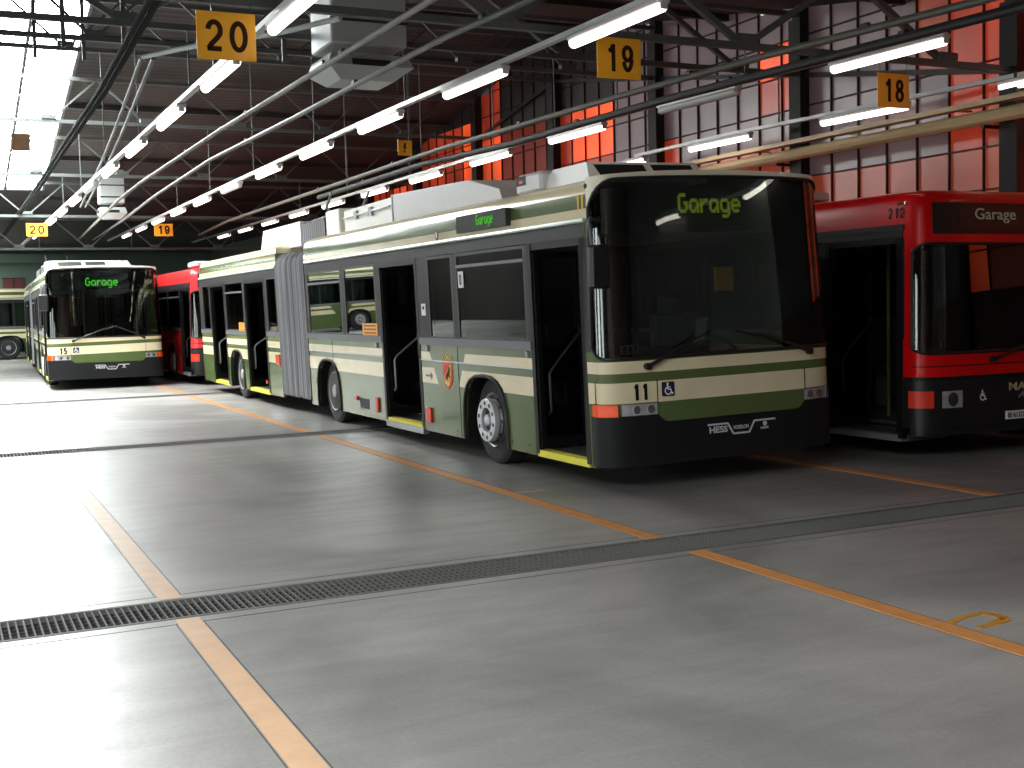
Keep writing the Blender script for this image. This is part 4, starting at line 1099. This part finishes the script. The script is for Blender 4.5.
for ri, ((x, y0, y1), lab) in enumerate(zip(((2.75, 2, 47), (5.42, 5, 43), (8.45, 7.5, 44), (11.25, 0, 18)), ('leftmost long light rail, ending above bus 15', 'second light rail from the left, above the side of bus 11', 'third light rail, behind the roof boxes of bus 11', 'rightmost light rail, along the orange wall')), 1):
    r = empty('light_rail', (x, 0, 0)); tag(r, lab, 'light rail')
    m = MB(); yy = [y0]+[p[0] for p in XOFF[ri] if y0 < p[0] < y1]+[y1]
    m.loft([[(rowx(ri, 0, q)-.035, q, ZT+.0755), (rowx(ri, 0, q)+.035, q, ZT+.0755), (rowx(ri, 0, q)+.035, q, ZT+.125), (rowx(ri, 0, q)-.035, q, ZT+.125)] for q in yy]); m.build('rail', 'rail', r)
    for y in [2.1, 5.05, 7.75]+cols[1:]:
        if y0 < y < y1:
            m = MB(); m.tube([(rowx(ri, 0, y), y, ZT+.12), (rowx(ri, 0, y), y, zc(y)-(.95 if 9 < y < 38 else .01))], .011, 6); m.build('suspension_rod', 'steel', r)

# ------------------------------------------------------------------ signs
def sign(x, y, z, w, h, txt, label, mat='signo', wires=True):
    r = empty('lane_sign', (x, y, z)); tag(r, label, 'sign')
    m = MB(); m.cbox((0, 0, 0), (w, .012, h), .004); m.build('sign_plate', mat, r)
    if txt == 'bolt':
        m = MB(); poly_on(m, [(-.012, .08), (.03, .08), (.006, .02), (.03, .02), (-.005, -.05), (.008, -.05), (-.018, -.085), (-.03, -.045), (-.018, -.048), (-.004, -.002), (-.03, -.002)], lambda u, v, w_: (u*w/.25, -.006-w_, v*h/.25), .003); m.build('sign_symbol', 'num', r)
    elif txt:
        W = w*(.82 if txt[0] == '2' else .76)
        for kk, ch in enumerate(txt):
            m = MB(); digits_on(m, ch, W/2, h*.66, lambda u, v, w_: (u-W/4+kk*W/2, -.006-w_, v), .16 if y < 20 else .2); m.build('sign_numeral', 'signn', r)
    if wires:
        for s in (-1, 1): m = MB(); m.tube([(s*w*.42, 0, h/2-.02), (s*w*.42, 0, max(h/2+.1, zc(y)-1.0-z))], .003, 5); m.build('suspension_wire', 'steeldark', r)
    return r
sign(2.31, 10.25, 4.03, .50, .40, '20', 'large orange sign 20, nearest, at the top left')
sign(6.17, 10.25, 4.10, .50, .40, '19', 'orange sign 19 hanging above the roof of bus 11')
sign(9.72, 10.25, 3.98, .46, .38, '18', 'orange sign 18 hanging in front of the grey panes at the right')
sign(2.42, 33.7, 3.98, .52, .34, '20', 'small far orange sign 20 above bus 15')
sign(5.66, 33.7, 3.99, .50, .34, '19', 'small far orange sign 19 above the rear red bus')
sign(6.87, 18.1, 4.256, .24, .24, 'bolt', 'small orange sign with a black lightning bolt above the trolleybus roof')
sign(1.15, 18.1, 4.144, .24, .24, '', 'small blank tan sign hanging in front of the skylight', 'linepale')

# ------------------------------------------------------------------ pipes, conductors, cables
def pipe(name, pts, r, mat, label, cat, clamps=False):
    o = MB().tube(pts, r, 10).build(name, mat); tag(o, label, cat)
    if clamps:
        m = MB()
        for p, q in zip(pts, pts[1:]):
            n = max(1, int((Vector(q)-Vector(p)).length/3.9))
            for k in range(n): c = Vector(p).lerp(Vector(q), (k+.5)/n); m.cbox(c+Vector((0, 0, r)), (.05, .1, .05), .01)
        m.build('pipe_clamp', 'steeldark', o)
        for y in cols:
            for p, q in zip(pts, pts[1:]):
                if 9 < y < 38 and p[1] <= y < q[1] and mat == 'steeldark':
                    t = (y-p[1])/(q[1]-p[1]); x = p[0]+(q[0]-p[0])*t; m = MB(); m.tube([(x, y, p[2]), (x, y, zc(y)-.98)], .009, 6); m.build('pipe_hanger', 'steel', o)
    return o
k = (4.25-1.7)/2.7
def Q(pts, z=4.0): s = (z-1.7)/2.7; return [(x*s, y*s, z) for x, y in pts]
pipe('conductor_pipe', Q([(4.12, 4), (4.05, 9.9), (3.97, 14.8), (3.9, 18), (3.883, 23.2), (3.876, 25.8), (3.95, 29.5), (4.6, 45)]), .028, 'pipe', 'khaki overhead pipe running from the top centre down past the hanging heater', 'pipe', True)
pipe('conductor_pipe', Q([(4.95, 4), (4.865, 9.6), (4.72, 11.3), (4.63, 16.6), (4.47, 21.5), (4.6, 28.3), (4.9, 36.4), (5.1, 45)]), .028, 'pipegrey', 'dark grey overhead pipe next to the khaki pipe, just below the heater', 'pipe', True)
pipe('conductor_pipe', Q([(8.95, 5), (8.83, 8.2), (8.45, 10.8), (8.2, 13.6), (7.89, 19), (7.885, 28.8), (7.88, 35.7), (8.3, 42.2)]), .035, 'pipe', 'khaki overhead pipe crossing below the sign 19', 'pipe', True)
pipe('conductor_pipe', Q([(9.7, 5), (9.4, 8.3), (9.17, 11), (8.925, 13.8), (8.8, 18.2), (8.39, 21.3), (8.38, 28)]), .045, 'steeldark', 'thick dark overhead pipe just below the khaki pipe by the sign 19', 'pipe', True)
for dx, lab in ((0, 'left one of two black cables beside the skylight'), (.07, 'right one of two black cables beside the skylight')):
    pipe('overhead_cable', Q([(1.72+dx, 5), (1.77+dx, 10.7), (1.88+dx, 15.2), (1.91+dx, 20.8), (1.97+dx, 27.4), (2.0+dx, 44)], 4.4), .03, 'cable', lab, 'cable')
s = (3.86-1.7)/2.7
pipe('heating_pipe', [(XR-.32, y, 3.80) for y in (5, 12, 20, 28, 36)], .085, 'pipebig', 'thick beige heating pipe along the orange wall at the right', 'pipe')
hp = bpy.data.objects['heating_pipe']
for y in cols[:8]:
    m = MB(); m.bar((XR, y+.2, 3.69), (XR-.4, y+.2, 3.69), .04, .04); m.build('pipe_bracket', 'steeldark', hp)
m = MB(); m.box(-.08, .08, 5, 30, -.03, .03); 
for y in range(5, 30, 2): m.box(-.03, .28, y, y+.04, -.03, -.01)
o = m.build('cable_tray', 'pipebig', loc=(XR-.3, 0, 3.98)); tag(o, 'beige cable tray above the thick heating pipe on the right wall', 'cable tray')
for dx, nm in ((0, 'left'), (.12, 'right')):
    pipe('conductor_pipe', [(2.06+dx, 13.15, 4.4), (2.44+dx, 18.2, 4.4), (2.75+dx, 22.7, 4.4), (3.3+dx, 31.5, 4.4)], .022, 'steel', '%s of two thin bright pipes bending down beside the left light row' % nm, 'pipe')
pipe('conductor_pipe', [(2.06, 13.1, 4.4), (2.48, 12.4, 4.4), (3.12, 11.57, 4.4), (3.5, 10.8, 4.4)], .026, 'rail', 'bright bent pipe passing behind the sign 20', 'pipe')
# trolley insulator clusters under the roof
# ------------------------------------------------------------------ hanging air heaters
def heater(x, y, z0, w, d, h, label):
    r = empty('air_heater', (x, y, z0)); tag(r, label, 'heater')
    m = MB(); m.cbox((0, 0, h/2+.12), (w, d, h-.24), .02); m.build('heater_casing', 'heater', r)
    m = MB(); W, D = w/2, d/2
    rings = [[(-W*1.0,-D,.14),(W*1.0,-D,.14),(W*1.0,D,.14),(-W*1.0,D,.14)], [(-W*1.12,-D*1.12,.0),(W*1.12,-D*1.12,.0),(W*1.12,D*1.12,.0),(-W*1.12,D*1.12,.0)], [(-W*.7,-D*.7,-.14),(W*.7,-D*.7,-.14),(W*.7,D*.7,-.14),(-W*.7,D*.7,-.14)]]
    m.loft(rings); m.build('air_outlet', 'heater', r)
    m = MB()
    for kx in (-1, 1): m.box(kx*W*1.08-.03, kx*W*1.08+.03, -D*.6, D*.6, .0, .07)
    m.box(-W*.5, W*.5, -D*1.13, -D*1.0, .0, .07); m.build('louvre', 'black', r)
    m = MB(); m.box(-W-.01, W+.01, -D-.012, -D, h*.35, h*.35+.03); m.box(-W-.012, W+.012, -D-.012, D, h*.62, h*.62+.03); m.build('casing_seam', 'steeldark', r)
    m = MB()
    for kx in (-.8, .8):
        for ky in (-.8, .8): m.tube([(kx*W, ky*D, h-.2), (kx*W, ky*D, zc(y)-z0-.05)], .012, 6)
    m.build('hanger_rod', 'steel', r)
heater(4.62, 13.6, 4.48, .92, .8, 1.42, 'grey sheet metal air heater hanging at the top centre, nearest of two')
heater(4.13, 32.2, 4.30, .60, .6, 1.10, 'smaller looking far air heater hanging behind the left light row')

# ------------------------------------------------------------------ world, camera
w = bpy.data.worlds.new('World'); bpy.context.scene.world = w; w.use_nodes = True
bg = w.node_tree.nodes['Background']; bg.inputs[0].default_value = (.8, .9, 1, 1); bg.inputs[1].default_value = 1.0

yaw, pitch, roll = math.radians(25.6), math.radians(3.81), math.radians(1.43)
cyw, syw, cp, sp = math.cos(yaw), math.sin(yaw), math.cos(pitch), math.sin(pitch)
fwd = Vector((syw*cp, cyw*cp, -sp)); right = Vector((cyw, -syw, 0)); down = fwd.cross(right)
r2 = right*math.cos(roll)+down*math.sin(roll); d2 = down*math.cos(roll)-right*math.sin(roll)
cam = bpy.data.cameras.new('camera'); co = bpy.data.objects.new('camera', cam); C.objects.link(co)
mw = Matrix((( r2.x, -d2.x, -fwd.x, 0), (r2.y, -d2.y, -fwd.y, 0), (r2.z, -d2.z, -fwd.z, 1.7), (0, 0, 0, 1)))
co.matrix_world = mw
cam.sensor_width = 36; cam.lens = 1188/1024*36; cam.clip_start = .05; cam.clip_end = 200
sc = bpy.context.scene; sc.camera = co
sc.view_settings.view_transform = 'Standard'; sc.view_settings.look = 'None'; sc.view_settings.gamma = 1
sc.view_settings.exposure = 0.0
sc.cycles.max_bounces = 8; sc.cycles.diffuse_bounces = 3; sc.cycles.glossy_bounces = 4; sc.cycles.transparent_max_bounces = 16
sc.cycles.use_denoising = True; sc.cycles.sample_clamp_indirect = 8; sc.cycles.caustics_reflective = False; sc.cycles.caustics_refractive = False
